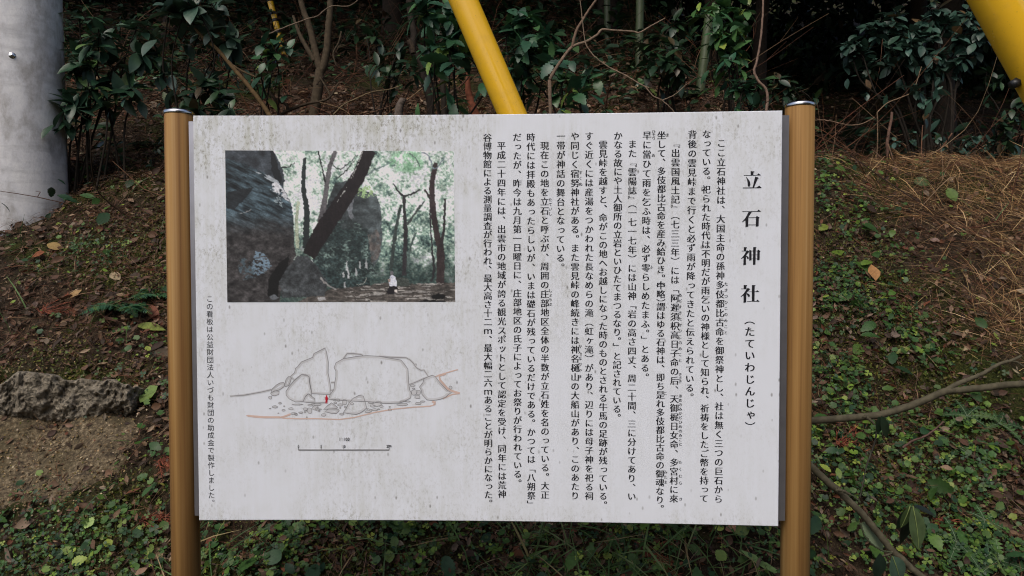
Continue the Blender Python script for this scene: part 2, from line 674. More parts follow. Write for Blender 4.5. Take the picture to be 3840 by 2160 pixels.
# ------------------------------------------------------------------ the ground
xs = np.concatenate([np.linspace(-45, -6, 30)[:-1], np.linspace(-6, -2.4, 60)[:-1], np.linspace(-2.4, 3.0, 270), np.linspace(3.0, 6, 50)[1:], np.linspace(6, 45, 30)[1:]])
ys = np.concatenate([np.linspace(-40, -0.6, 30)[:-1], np.linspace(-0.6, 3.2, 190), np.linspace(3.2, 9, 110)[1:], np.linspace(9, 45, 50)[1:]])
X, Y = np.meshgrid(xs, ys)
V = np.stack([X, Y, H(X, Y)], -1).reshape(-1, 3)
idx = np.arange(len(V)).reshape(X.shape)
Q = np.stack([idx[:-1, :-1], idx[:-1, 1:], idx[1:, 1:], idx[1:, :-1]], -1).reshape(-1, 4)
tag(build('ground', V, Q=Q, mat=M_GROUND), kind='structure')

# ------------------------------------------------------------------ the information sign
sign = thing('information_sign', 'white information sign with Japanese text and pictures, held between two woodgrain posts', 'sign', (0, 0.04, BASEZ))
YP = 0.04


def lathe(g, cx, cy, prof, sides=40, C=None):
    a = np.linspace(0, 2 * math.pi, sides, endpoint=False)
    V = np.array([(cx + r * math.cos(t), cy + r * math.sin(t), z) for r, z in prof for t in a])
    i = np.arange(len(prof) * sides).reshape(len(prof), sides)
    q = np.stack([i[:-1], np.roll(i, -1, 1)[:-1], np.roll(i, -1, 1)[1:], i[1:]], -1).reshape(-1, 4)
    g.add(V, Q=q, C=C)


for pxl, pyt in ((671.5, 431.0), (2999.5, 403.0)):
    p = at_y(pxl, pyt, YP)
    zt = p[2] - 0.0005
    g = Geo()
    gz = float(H(p[0], YP)) - 0.35
    lathe(g, p[0], YP, [(0.0, gz), (0.0292, gz), (0.0292, zt - 0.001), (0.0285, zt), (0.0, zt)])
    post = g.build('post', M_WOOD, sign, usecol=False)
    g = Geo()
    z = zt + 0.0006
    lathe(g, p[0], YP, [(0.0, z), (0.0300, z), (0.0303, z + 0.001), (0.0303, z + 0.0050), (0.0290, z + 0.0072), (0.022, z + 0.0095), (0.010, z + 0.0110), (0.0, z + 0.0115)])
    g.build('cap', M_STEEL, post, usecol=False)

for s in (-1, 1):                 # grey channel between panel and post
    g = Geo()
    zt = at_y(715 if s < 0 else 2948, 456 if s < 0 else 433, 0.016)[2]
    zb = at_y(735 if s < 0 else 2925, 1932 if s < 0 else 1951, 0.016)[2]
    xa, xb = sorted((s * 0.585, at_y(711 if s < 0 else 2957, 700, 0.0135)[0]))
    box(g, xa, xb, 0.0135, 0.0165, zb, zt)
    box(g, s * 0.588 - 0.0015, s * 0.588 + 0.0015, 0.0166, 0.045, zb + 0.001, zt - 0.001)
    g.build('bracket', M_ALU, sign, usecol=False, smooth=False)

# panel: a folded sheet, slightly dished, with rounded edges
nx = 41
g = Geo()
xx = np.linspace(-PW / 2, PW / 2, nx)
e = 0.0012
xe = xx * (1 - 2 * e / PW)
rows = [P3(xe, 0 * xx + e, 0), P3(xe, 0 * xx + PH - e, 0), P3(xx, 0 * xx + PH, -e), P3(xx, 0 * xx + PH, -0.0125), P3(xx, 0 * xx, -0.0125), P3(xx, 0 * xx, -e)]
V = np.concatenate(rows)
i = np.arange(6 * nx).reshape(6, nx)
q = []
for a, b in ((0, 1), (1, 2), (2, 3), (3, 4), (4, 5), (5, 0)):
    q += [(i[a, k], i[a, k + 1], i[b, k + 1], i[b, k]) for k in range(nx - 1)]
for k in (0, nx - 1):
    q += [(i[0, k], i[1, k], i[2, k], i[5, k]), (i[5, k], i[2, k], i[3, k], i[4, k])]
g.add(V, Q=q)
panel = g.build('panel', M_PANEL, sign, usecol=False, smooth=False)

# ---- lettering
tc = bpy.data.curves.new('glyph', 'FONT')
to = bpy.data.objects.new('glyph', tc)
COL.objects.link(to)
GL = {}


def glyph(ch, thin):
    key = (ch, thin)
    if key not in GL:
        tc.body = ch
        tc.offset = thin
        tc.resolution_u = 3
        bpy.context.view_layer.update()
        dg = bpy.context.evaluated_depsgraph_get()
        me = bpy.data.meshes.new_from_object(to.evaluated_get(dg))
        V = np.array([v.co[:2] for v in me.vertices]).reshape(-1, 2)
        F = [list(p.vertices) for p in me.polygons]
        bpy.data.meshes.remove(me)
        GL[key] = (V, F)
    return GL[key]


def put(acc, ch, cx, cz, size, thin=-0.012, smear=0.022, vertical=True, lay=0.0):
    V, F = glyph(ch, thin)
    if not len(V):
        return
    V = V - np.array([0.5, 0.38])
    if vertical:
        if ch in '（）「」『』':
            V = np.stack([V[:, 1], -V[:, 0]], -1)
        elif ch in '、。':
            V = V + np.array([0.58, 0.56])
        elif ch in 'っょゃッァヶ':
            V = V + np.array([0.09, 0.08])
    shifts = (-smear, 0, smear) if smear else (0,)
    for k, dx in enumerate(shifts):
        W_ = P3(cx + (V[:, 0] + dx) * size, cz + V[:, 1] * size, 0.0004 + 0.00003 * k + lay)
        o = acc[2]
        acc[0].append(W_)
        acc[1] += [[v + o for v in f] for f in F]
        acc[2] += len(W_)


def column(acc, text, p0, p1, size_px, **kw):
    a, b = np.array(panel_xz(*p0)), np.array(panel_xz(*p1))
    pos, t = [], 0.0
    for ch in text:
        if ch == '<':
            t -= 0.3
            continue
        pos.append((ch, t))
        t += 1.0
    n = pos[-1][1] or 1.0
    for ch, t in pos:
        c = a + (b - a) * t / n
        put(acc, ch, c[0], c[1], size_px / 1838.0, **kw)


def finish(acc, name, mat):
    tri = [f for f in acc[1] if len(f) == 3]
    oth = [f for f in acc[1] if len(f) != 3]
    return build(name, np.concatenate(acc[0]), T=tri if tri else None, N=oth, mat=mat, parent=panel, smooth=False)


BODY = [
    ('ここ立石神社は、大国主命の孫神多伎都比古命を御祭神とし、社は無く三つの巨石から', (2705, 536.6), (2693.8, 1870.6)),
    ('なっている。祀られた時代は不明だが雨乞いの神様として知られ、祈祷をしたご幣を持って', (2649.8, 502.7), (2639.7, 1868.6)),
    ('背後の雲見峠まで行くと必ず雨が降ってきたと伝えられている。', (2596.5, 504.3), (2585.5, 1489)),
    ('『出雲国風土記』<（七三三年）には「阿遲須枳高日子命の后、天御梶日女命、多宮村に來', (2533.5, 539), (2526.8, 1869.4)),
    ('坐して、多伎都比古命を産み給ひき。<<（<<中略）<<謂はゆる石神は、即ち是れ多伎都比古命の御魂なり。', (2480.9, 507), (2474.2, 1907)),
    ('早に當ひて雨を乞ふ時は、必ず零らしめたまふ。<」とある。', (2426.2, 507.6), (2418, 1414)),
    ('また『雲陽誌』<<（一七一七年）には山神「岩の高さ四丈、周二十間、三に分けてあり、い', (2371.5, 540.2), (2368.7, 1860.9)),
    ('かなる故にや土人御所の立岩といひたてまつるなり。<」と記されている。', (2317.7, 509), (2312.7, 1566)),
    ('雲見峠を越すと、命がこの地へお越しになった時のものとされる牛馬の足跡が残っている。', (2261.6, 542), (2261.6, 1893)),
    ('すぐ近くには産湯をつかわれた長なめらの滝（虹ヶ滝）があり、辺りには母子神を祀る祠', (2209.2, 509.8), (2209.2, 1859.5)),
    ('や同じく宿努神社がある。また雲見峠の峰続きには神名樋山の大船山があり、このあたり', (2155.9, 511), (2156.8, 1858)),
    ('一帯が神話の舞台となっている。', (2103.5, 510.4), (2101.6, 1002)),
    ('現在この地を立石と呼ぶが、周囲の庄部地区全体の半数が立石姓を名のっている。大正', (2042.2, 546.2), (2044, 1855.3)),
    ('時代には拝殿もあったらしいが、いまは礎石が残っているだけである。かつては「八朔祭」', (1990.6, 514.5), (1992.5, 1892)),
    ('だったが、昨今は九月第一日曜日に、庄部地区の氏子によってお祭りが行われている。', (1939.3, 514.5), (1941, 1811)),
    ('平成二十四年には、出雲市の地域が誇る観光スポットとして認定を受け、同年には荒神', (1880, 546.2), (1883, 1852.6)),
    ('谷博物館による測量調査が行われ、最大高さ十二ｍ、最大幅二六ｍあることが明らかになった。', (1827.8, 515.9), (1831.6, 1887)),
]
for tx, p0, p1 in BODY:
    acc = [[], [], 0]
    column(acc, tx, p0, p1, 33.5, thin=-0.007, smear=0.031)
    finish(acc, 'text_column', M_INK)

RUBY = [('たきつひこのみこと', (2722.9, 1065), (2721.6, 1246.9)), ('ひでり', (2451, 493.8), (2451, 519.2)), ('ま', (2503, 506.3), (2503, 507)),
        ('あ', (2449.7, 582.2), (2449.7, 583)), ('い', (2493.8, 1151.9), (2493.8, 1153)), ('あぢすきたかひこのみこと', (2550.4, 1106.4), (2550.4, 1351.3)),
        ('きさき', (2550.4, 1403.7), (2550.4, 1430.5)), ('あめのみかぢひめのみこと', (2551, 1484.3), (2551.5, 1665)), ('たくむら', (2551.5, 1733.4), (2551.5, 1810.7)),
        ('き', (2552.7, 1871.4), (2552.7, 1872)), ('ふ', (2442.8, 1001), (2442.8, 1002)), ('こ', (2494.7, 1474.6), (2494.7, 1475)), ('みたま', (2495.9, 1770), (2495.9, 1807.6)),
        ('すくぬ', (2177.5, 647), (2177.5, 690.3)), ('かんなびやま', (2175.3, 1298.8), (2175.3, 1412)), ('たていし', (2063.7, 749), (2063.7, 801.6)), ('しょうぶ', (2063.7, 1089.8), (2063.7, 1140.8))]
for tx, p0, p1 in RUBY:
    acc = [[], [], 0]
    column(acc, tx, p0, p1, 14.5, thin=-0.004, smear=0.02)
    finish(acc, 'reading_aid', M_INK)

acc = [[], [], 0]
column(acc, 'この看板は公益財団法人いづも財団の助成金で製作しました。', (786.4, 1120.4), (793.4, 1885), 27, thin=0.0, smear=0)
finish(acc, 'donor_lettering', M_INK)

# the heading, traced stroke by stroke
TITLE = [
    (2760, 630, 20.7, ['1135,240 1400,258 1437,285 1420,325 1350,355 1345,560 1135,560', '590,555 1630,540 1735,405 1905,530 1910,575 610,597',
                       '765,730 805,705 920,820 1040,990 1100,1160 1115,1310 1070,1420 1000,1449 930,1420 905,1360 895,1180 860,950 820,820',
                       '1490,655 1720,735 1765,780 1740,805 1690,830 1560,1120 1440,1400 1365,1560 1265,1560', '517,1515 1615,1503 1786,1366 1966,1511 1966,1565 528,1573']),
    (2760, 770, 14.49, ['340,325 1145,318 1222,228 1335,310 1338,345 345,352', '685,345 860,345 665,645 560,770 510,810 335,925 318,905 470,730 580,560',
                        '510,780 665,640 660,1155 510,1185', '1085,655 1120,568 1275,665 1270,690 1232,715 1225,1135 1070,1160',
                        '655,655 1090,650 1090,680 655,684', '655,1048 1080,1042 1080,1070 655,1075']),
    (2760, 915, 16.1, ['465,183 630,195 665,215 650,240 610,262 605,420 465,420', '340,410 640,405 640,432 345,440',
                       '670,372 800,455 810,480 760,500 600,690 450,835 320,905 303,885 470,690 625,435', '455,800 600,640 595,1250 440,1280',
                       '600,690 660,720 730,770 765,830 765,880 730,912 690,905 665,880 650,820 600,740', '800,338 930,405 935,980 790,1005',
                       '1285,410 1325,335 1475,430 1465,450 1430,480 1420,965 1270,980', '920,405 1300,405 1300,432 920,432', '930,640 1290,640 1290,667 930,667',
                       '930,880 1280,880 1280,906 930,906', '1035,180 1200,195 1240,220 1225,245 1190,265 1172,1245 1015,1270']),
    (2760, 1055, 15.25, ['435,205 610,215 640,240 620,260 590,275 585,420 435,420', '285,415 620,410 620,440 290,445',
                         '670,365 790,430 812,455 765,475 590,670 430,800 275,888 258,870 440,690 600,450', '425,780 585,640 578,1190 425,1222',
                         '585,680 680,690 760,745 790,800 785,850 750,885 700,885 665,850 640,780 590,715', '905,208 1090,220 1115,240 1100,265 1065,280 1055,1150 900,1150',
                         '705,585 1145,578 1205,498 1325,590 1325,608 710,608', '630,1135 1150,1132 1225,1045 1340,1140 1335,1160 635,1160']),
]
lay = 0
for ox, oy, sc_, strokes in TITLE:
    acc = [[], [], 0]
    for st in strokes:
        pts = [tuple(float(v) for v in q.split(',')) for q in st.split()]
        pz = np.array([panel_xz(ox + a / sc_, oy + b / sc_) for a, b in pts])
        lay = (lay + 1) % 14
        W_ = P3(pz[:, 0], pz[:, 1], 0.0004 + 0.00002 * lay)
        acc[0].append(W_)
        acc[1].append(list(range(acc[2] + len(W_) - 1, acc[2] - 1, -1)))
        acc[2] += len(W_)
    finish(acc, 'heading_character', M_INK)
acc = [[], [], 0]
column(acc, '（たていわじんじゃ）', (2811.3, 1198), (2812.5, 1600.5), 39, thin=-0.004, smear=0.03)
finish(acc, 'heading_reading', M_INK)

# ---- the survey drawing of the rocks
def zd(pts):
    return [(830 + a / 2.7116, 1250 + b / 2.7106) for a, b in pts]


def ribbon(acc, pts, wpx, off, closed=False, inset=0.0):
    q = np.array([panel_xz(*p) for p in pts])
    if closed and inset:
        c = q.mean(0)
        q = q + (c - q) / (np.linalg.norm(c - q, axis=1)[:, None] + 1e-9) * inset / 1838.0
    m = len(q)
    nxt = np.roll(q, -1, 0) if closed else np.vstack([q[1:], 2 * q[-1:] - q[-2:-1]])
    prv = np.roll(q, 1, 0) if closed else np.vstack([2 * q[:1] - q[1:2], q[:-1]])
    t = nxt - prv
    t /= np.linalg.norm(t, axis=1)[:, None] + 1e-9
    n = np.stack([-t[:, 1], t[:, 0]], -1) * wpx / 1838.0 / 2
    A, B = q + n, q - n
    o = acc[2]
    V_ = np.concatenate([A, B])
    acc[0].append(P3(V_[:, 0], V_[:, 1], off))
    for k in range(m if closed else m - 1):
        j = (k + 1) % m
        acc[1].append([o + k, o + j, o + m + j, o + m + k])
    acc[2] += 2 * m


def prs(s):
    v = [float(a) for a in s.replace(',', ' ').split()]
    return list(zip(v[::2], v[1::2]))


ROCKS = [(1, '1058,147 1070,190 1088,290 1085,400 1098,460 1110,540 1108,620 920,612 903,520 892,438 815,418 740,480 700,440 745,400 755,355 775,340 815,290 930,243 942,205'),
         (1, '815,418 860,420 892,438 903,520 918,590 920,630 885,615 855,640 832,693 755,697 690,665 660,630 658,590 690,540 740,480'),
         (1, '885,615 920,640 950,665 955,698 880,704 832,695 855,640'),
         (1, '1165,300 1240,258 1370,235 1480,226 1600,232 1830,272 1860,310 1897,360 1905,500 1912,570 1932,605 1925,655 1880,680 1820,705 1700,712 1640,710 1570,698 1470,692 1280,685 1220,680 1120,672 1090,670 1108,620 1145,570 1150,520 1165,440 1165,380 1147,350'),
         (0, '1240,258 1280,205 1340,205 1420,214 1440,224'), (0, '1600,232 1740,243 1880,248 1920,270 1950,300 1985,350 2030,375 2060,372 2080,400 2105,440 2060,458 1990,490 1912,520'),
         (1, '2143,425 2175,438 2215,490 2270,550 2300,580 2340,600 2305,625 2280,650 2225,670 2150,682 2090,675 2040,620 2035,580 2015,545 2050,500 2060,460'),
         (1, '1400,630 1445,637 1460,690 1478,755 1450,785 1410,810 1370,823 1290,815 1240,805 1270,760 1300,705 1340,660'),
         (1, '1120,705 1150,725 1185,755 1165,765 1090,768 1040,775 1080,735'), (1, '1090,768 1190,770 1200,785 1170,815 1120,812 1055,795'),
         (1, '690,435 712,450 705,490 685,530 650,543 645,520 660,465'), (1, '635,500 645,520 640,540 590,575 530,590 505,605 515,570 560,525 600,503'),
         (1, '500,610 545,583 590,590 585,620 545,635 515,630'), (0, '1115,500 1150,498'), (0, '1112,578 1143,575'), (0, '90,638 230,628 400,597 510,572'), (0, '910,720 960,708 1060,703')]
PEB = '497,653,18,16 597,709,16,9 545,746,28,12 640,740,8,5 632,782,18,9 581,811,7,4 495,764,10,4 710,766,25,12 780,722,60,6 735,815,28,12 760,822,16,11 810,805,22,9 855,770,24,15 898,787,26,32 955,757,32,24 975,722,36,14 975,770,20,18 1005,772,14,6 850,800,10,8 1043,828,25,13 1210,727,26,12 1255,700,22,28 1160,706,16,9 1190,678,18,12 1155,678,16,8 1225,820,22,11 1490,795,32,12 1540,738,26,12 1580,722,44,20 1628,742,18,12 1560,775,34,10 1520,780,18,9 1715,778,18,10 1840,722,58,14 1895,692,30,6 1845,690,36,6 2000,712,32,12 2050,692,26,7 1945,530,24,10 1960,598,30,30 2005,600,22,26 1995,645,28,20 1955,560,16,5 2330,552,16,16 1713,747,9,5 1600,770,14,5 1260,748,12,8 1210,758,8,5 1485,765,10,6 995,790,10,6 905,730,30,8 1300,692,14,6 1330,715,18,10 1520,705,30,7 1600,700,30,7'
l1, l2, tint = [[], [], 0], [[], [], 0], [[], [], 0]
for cl, s in ROCKS:
    pts = zd(prs(s))
    ribbon(l1, pts, 2.3, 0.0005, bool(cl))
    ribbon(tint, pts, 9.0, 0.0003, bool(cl), 4.0 if cl else 0)
for k, s in enumerate(PEB.split()):
    cx, cy, rx, ry = (float(v) for v in s.split(','))
    a = np.linspace(0, 2 * math.pi, 9, endpoint=False)
    rr = 0.85 + 0.3 * rng.random(9)
    pts = zd(np.stack([cx + rx * rr * np.cos(a), cy + ry * rr * np.sin(a)], -1))
    ribbon(l1, pts, 1.7, 0.0005, True)
    pz = np.array([panel_xz(*p) for p in pts])
    tint[0].append(P3(pz[:, 0], pz[:, 1], 0.00034))
    tint[1].append(list(range(tint[2] + 8, tint[2] - 1, -1)))
    tint[2] += 9
ORA = [[], [], 0]
for s, wd in (('255,835 330,850 450,858 600,855 640,862 800,868 960,866 1200,875 1350,855 1550,805 1750,770 1950,750 2120,740 2170,725 2175,690', 4.5), ('270,838 430,852 600,853', 8), ('600,855 650,842 705,820', 7), ('2405,368 2300,398 2210,425 2180,440', 4.5), ('2285,410 2215,432 2225,475 2300,560 2345,585 2425,610', 8), ('2425,610 2350,620 2250,665', 5), ('2145,690 2170,705 2165,728', 9)):
    ribbon(ORA, zd(prs(s)), wd, 0.00036)
finish(tint, 'drawing_shading', M_TINT)
finish(ORA, 'drawing_ground_line', M_ORANGE)

for s in ('785,1182 1707,1182', '785,1188 1707,1188', '785,1188 785,1165', '1016,1188 1016,1165', '1246,1188 1246,1165', '1707,1188 1707,1165'):
    ribbon(l1, zd(prs(s)), 2.6, 0.0006)


finish(l1, 'rock_drawing', M_LINE)


def hlabel(s, zx, zy, hpx, adv):
    n = len(s)
    sl_ = [[], [], 0]
    for k, ch in enumerate(s):
        px, py = zd([(zx + (k - (n - 1) / 2) * adv, zy)])[0]
        x, z = panel_xz(px, py)
        V_, F_ = glyph(ch, 0.022)
        if not len(V_):
            continue
        V_ = (V_ - (V_.min(0) + V_.max(0)) / 2)
        sz = hpx / 2.711 / 1838.0 / 0.62
        W_ = P3(x + V_[:, 0] * sz * 0.8, z + V_[:, 1] * sz, 0.0006)
        sl_[0].append(W_)
        sl_[1].extend([[v + sl_[2] for v in f] for f in F_])
        sl_[2] += len(W_)
    finish(sl_, 'scale_lettering', M_INK)


hlabel('1:100', 1250, 1076, 30, 22)
hlabel('0', 785, 1150, 26, 14)
hlabel('5', 1016, 1150, 26, 14)
hlabel('10', 1247, 1150, 26, 16)
hlabel('20m', 1703, 1147, 26, 16)
red = [[], [], 0]
fig = prs('1066,628 1074,628 1078,636 1075,645 1083,650 1085,672 1080,678 1079,712 1071,712 1069,690 1067,712 1059,712 1060,678 1056,672 1057,650 1065,645 1062,636')
pz = np.array([panel_xz(*p) for p in zd(fig)])
red[0].append(P3(pz[:, 0], pz[:, 1], 0.0007))
red[1].append(list(range(len(fig) - 1, -1, -1)))
red[2] = len(fig)
finish(red, 'scale_figure', M_RED)
bpy.data.objects.remove(to)

# ---- the printed photograph: a picture of a wood with tall boulders, computed as colours on a fine grid
GW, GH = 430, 285
gx, gy = np.meshgrid(np.linspace(445, 2003, GW), np.linspace(298, 1328, GH))


def inside(poly):
    poly = np.asarray(poly, float)
    r = np.zeros(gx.shape, bool)
    wx = gx + 9 * (vnoise(gx / 14, gy / 14, 91) - 0.5)
    wy = gy + 9 * (vnoise(gx / 14, gy / 14, 92) - 0.5)
    j = len(poly) - 1
    for i_ in range(len(poly)):
        (x1, y1), (x2, y2) = poly[i_], poly[j]
        if y1 != y2:
            r ^= ((y1 > wy) != (y2 > wy)) & (wx < (x2 - x1) * (wy - y1) / (y2 - y1) + x1)
        j = i_
    return r


def c3(*c):
    return np.array(c, float)[None, None]


def nz(sx, sy, seed, o=4):
    return fbm(gx / sx, gy / sy, seed, o)[..., None]


vv = ((gy - 298) / 1030)[..., None]
uu = ((gx - 445) / 1558)[..., None]
tone = 0.42 * nz(12, 12, 12, 4) + 0.33 * nz(42, 42, 13, 3) + 0.25 * nz(150, 130, 11, 2)
tone = 0.5 + (tone - 0.5) * 2.7 + 0.36 - 0.30 * sst(0.25, 0.85, vv) + 0.12 * sst(0.45, 0.3, uu) * sst(0.7, 0.2, vv)
keys = np.array([0.0, 0.28, 0.5, 0.68, 0.85, 1.05])
pal_ = np.array([[26, 36, 38], [58, 76, 74], [102, 126, 118], [140, 164, 148], [192, 206, 196], [218, 220, 226]], float)
img = np.stack([np.interp(tone[..., 0], keys, pal_[:, q]) for q in range(3)], -1)
gl = sst(0.52, 0.75, 1 - ((gx - 1680) / 110) ** 2 * 0.3 - ((gy - 370) / 70) ** 2 * 0.3)[..., None] * (nz(22, 22, 16) > 0.42)
img = img * (1 - 0.6 * gl) + c3(118, 172, 128) * 0.6 * gl
dk = sst(0.62, 0.8, vv + 0.3 * (nz(80, 60, 17) - 0.5))
img = img * (1 - 0.72 * dk) + 0.72 * dk * c3(40, 52, 50) * (0.4 + 1.3 * nz(10, 8, 18))


def paint(poly, col, k=1.0):
    global img
    m = inside(poly)[..., None] * k
    img = img * (1 - m) + col * m


def line(pts, wd, col):
    pts = np.asarray(pts, float)
    pts = smooth_path(pts, 12 * len(pts))
    n_ = len(pts)
    wd = np.interp(np.linspace(0, 1, n_), np.linspace(0, 1, len(wd)), wd) if np.ndim(wd) else np.full(n_, wd)
    t_ = np.gradient(pts, axis=0)
    t_ /= np.linalg.norm(t_, axis=1)[:, None] + 1e-9
    nn_ = np.stack([-t_[:, 1], t_[:, 0]], -1) * wd[:, None] / 2
    paint(np.concatenate([pts + nn_, (pts - nn_)[::-1]]), col)


# middle boulder, dark undergrowth at its foot
mid = c3(74, 82, 84) * (0.45 + 1.0 * nz(40, 26, 21)) * (0.75 + 0.4 * sst(1300, 1520, gx)[..., None])
paint([(1150, 620), (1190, 520), (1290, 500), (1400, 575), (1470, 590), (1500, 680), (1512, 900), (1490, 1020), (1440, 1120), (1150, 1200), (1050, 1180), (1060, 900), (1100, 760)], mid)
brn = c3(92, 84, 80) * (0.4 + 1.1 * nz(22, 30, 22))
paint([(1400, 880), (1470, 830), (1505, 900), (1490, 1010), (1430, 1080), (1390, 980)], brn, 0.2 + 0.6 * sst(0.35, 0.6, nz(40, 50, 28, 3)))
und = c3(44, 56, 56) * (0.25 + 1.5 * nz(15, 10, 23, 3))
paint([(1030, 1040), (1100, 820), (1180, 760), (1240, 830), (1400, 830), (1430, 1000), (1420, 1230), (1180, 1260)], und)
ft = np.clip(0.5 + 3.2 * (0.6 * nz(11, 9, 24, 3) + 0.4 * nz(45, 36, 26, 2) - 0.56), 0, 1)
fol = c3(34, 42, 42) + (c3(128, 150, 142) - c3(34, 42, 42)) * ft ** 1.6
fk = sst(0.40, 0.6, nz(50, 40, 27, 3))
paint([(1040, 1060), (1110, 800), (1300, 760), (1430, 840), (1420, 1010), (1480, 1150), (1260, 1180)], fol, 0.25 + 0.6 * fk)
paint([(1330, 560), (1420, 530), (1470, 600), (1400, 620), (1340, 600)], np.where(nz(10, 9, 25, 2) > 0.45, c3(150, 180, 128), img), 0.9)
# thin trunks
for pts, wd, col in (
        ([(985, 345), (975, 560), (995, 700), (985, 960)], [22, 30, 40, 42], c3(38, 44, 44)),
        ([(1195, 298), (1150, 430), (1128, 580), (1085, 800)], [30, 28, 36, 44], c3(86, 84, 86)),
        ([(940, 640), (925, 760), (930, 960)], [18, 22, 26], c3(150, 158, 138)),
        ([(1660, 600), (1668, 850), (1655, 1150)], [20, 26, 30], c3(46, 44, 46)),
        ([(1590, 520), (1660, 604), (1770, 560)], [8, 14, 8], c3(44, 44, 46)),
        ([(1680, 800), (1760, 690), (1800, 640)], [16, 16, 8], c3(60, 66, 64)),
        ([(1880, 380), (1850, 580), (1880, 860), (1905, 960), (1905, 1215)], [26, 38, 40, 50, 56], c3(52, 44, 44)),
        ([(1800, 560), (1850, 640)], [10, 20], c3(56, 50, 50)),
        ([(1940, 620), (1930, 830), (1905, 960)], [12, 18, 26], c3(44, 40, 42)),
        ([(1835, 700), (1850, 980), (1860, 1110), (1840, 1190)], [8, 12, 20, 12], c3(44, 44, 46)),
        ([(1640, 660), (1600, 850), (1565, 1110)], [18, 24, 28], c3(52, 60, 58)),
        ([(1740, 850), (1700, 960), (1680, 1100)], [14, 16, 18], c3(70, 84, 80)),
        ([(1080, 300), (1100, 400), (1125, 510)], [10, 8, 12], c3(36, 40, 40)),
        ([(810, 405), (860, 412), (920, 380)], [10, 9, 6], c3(36, 40, 40)),
        ([(1165, 380), (1230, 420), (1350, 320)], [6, 8, 5], c3(50, 56, 54)),
        ([(1200, 490), (1270, 430), (1330, 360)], [8, 7, 5], c3(44, 50, 48)),
        ([(1380, 480), (1480, 420), (1590, 370)], [14, 9, 6], c3(96, 112, 110)),
        ([(1700, 310), (1745, 350), (1770, 410)], [5, 6, 6], c3(84, 94, 92)),
        ([(1780, 310), (1830, 330), (1870, 420), (1940, 340)], [8, 8, 12, 6], c3(104, 116, 124)),
        ([(1320, 560), (1290, 700), (1310, 760)], [26, 34, 28], c3(96, 100, 104))):
    line(pts, wd, col * (0.8 + 0.4 * nz(16, 30, 31)))
# woodland floor with patches of light
fl = c3(78, 72, 68) * (0.35 + 1.25 * nz(26, 8, 41))
fl = np.where((nz(70, 9, 42, 4) > 0.60) & (gx[..., None] > 1250), c3(170, 165, 160) * (0.6 + 0.6 * nz(9, 5, 45)), fl)
paint([(1150, 1240), (1400, 1215), (1560, 1190), (1700, 1205), (2010, 1195), (2010, 1335), (900, 1335), (1000, 1290)], fl, 0.9)
paint([(1840, 1290), (1880, 1270), (1940, 1285), (1930, 1305), (1850, 1310)], c3(24, 24, 24))
paint([(1740, 1328), (1800, 1312), (1930, 1322), (1960, 1335)], c3(26, 25, 24))
paint([(1600, 1160), (1680, 1165), (1705, 1215), (1640, 1225), (1590, 1205)], c3(60, 66, 62) * (0.5 + nz(12, 9, 43)))
# paper streamers
for x_, y_, h_ in ((1265, 1045, 70), (1275, 1110, 60), (1328, 1095, 55), (1355, 1050, 52), (1398, 1040, 62), (1240, 1120, 40), (1250, 1190, 40)):
    paint([(x_ - 4, y_), (x_ + 4, y_), (x_ + 9, y_ + h_), (x_ - 8, y_ + h_ * 0.9)], c3(176, 178, 180), 0.85)
line([(1330, 1205), (1375, 1205), (1398, 1160)], 4, c3(150, 150, 142))
# the leaning trunk
line([(1430, 290), (1350, 470), (1240, 640), (1110, 830), (1005, 1010)], [88, 92, 110, 118, 92], c3(30, 26, 27) * (0.75 + 0.5 * nz(10, 40, 51)))
line([(1384, 300), (1330, 430), (1270, 540), (1200, 650)], [6, 7, 6, 4], np.where(nz(10, 14, 52, 2) > 0.5, c3(170, 172, 168), img))
# the large boulder on the left and the small one before it
st = fbm((gx * 0.9 + gy * 0.45) / 70, (gy * 0.9 - gx * 0.42) / 13, 61, 4)[..., None]
bl = c3(68, 84, 92) * (0.15 + 1.75 * np.clip(st - 0.15, 0, 1)) * (0.75 + 0.5 * nz(120, 90, 62))
low = sst(690, 900, gy + 60 * (fbm(gx / 90, gy / 90, 63) - 0.5))[..., None]
bl = bl * (1 - low) + low * c3(64, 62, 62) * (0.2 + 1.2 * nz(30, 20, 64)) * (0.9 + 0.3 * nz(14, 9, 65))
paint([(430, 280), (760, 280), (800, 350), (835, 420), (847, 500), (830, 570), (700, 520), (430, 420)], c3(60, 66, 72) * (0.35 + 1.1 * nz(50, 40, 66)))
paint([(752, 298), (775, 298), (830, 500), (800, 560), (760, 440)], c3(28, 30, 32))
paint([(430, 345), (560, 385), (690, 440), (800, 500), (850, 575), (890, 650), (905, 760), (905, 940), (920, 1010), (860, 1100), (820, 1180), (800, 1335), (430, 1335)], bl)
paint([(640, 440), (760, 470), (820, 520), (800, 525), (690, 470)], np.where(st > 0.45, c3(168, 172, 176), img), 0.8)
paint([(765, 515), (800, 510), (850, 580), (885, 650), (850, 630), (800, 590), (750, 565)], np.where(nz(16, 12, 67) > 0.36, c3(184, 186, 190), img))
paint([(800, 600), (835, 640), (830, 685), (770, 640)], np.where(nz(12, 8, 68) > 0.5, c3(140, 152, 156), img), 0.8)
paint([(455, 580), (560, 560), (640, 545), (560, 640), (500, 700), (450, 690)], c3(26, 28, 30) * (0.6 + nz(30, 20, 69)), 0.8)
paint([(640, 980), (700, 990), (755, 1080), (700, 1130), (640, 1150), (610, 1100)], np.where(nz(14, 9, 70) > 0.46, c3(108, 130, 146), img), 0.9)
paint([(540, 1010), (620, 1060), (640, 1160), (560, 1180), (520, 1100)], np.where(nz(20, 14, 71) > 0.5, c3(78, 98, 108), img), 0.7)
line([(540, 722), (575, 715), (615, 698)], 4, c3(150, 150, 150))
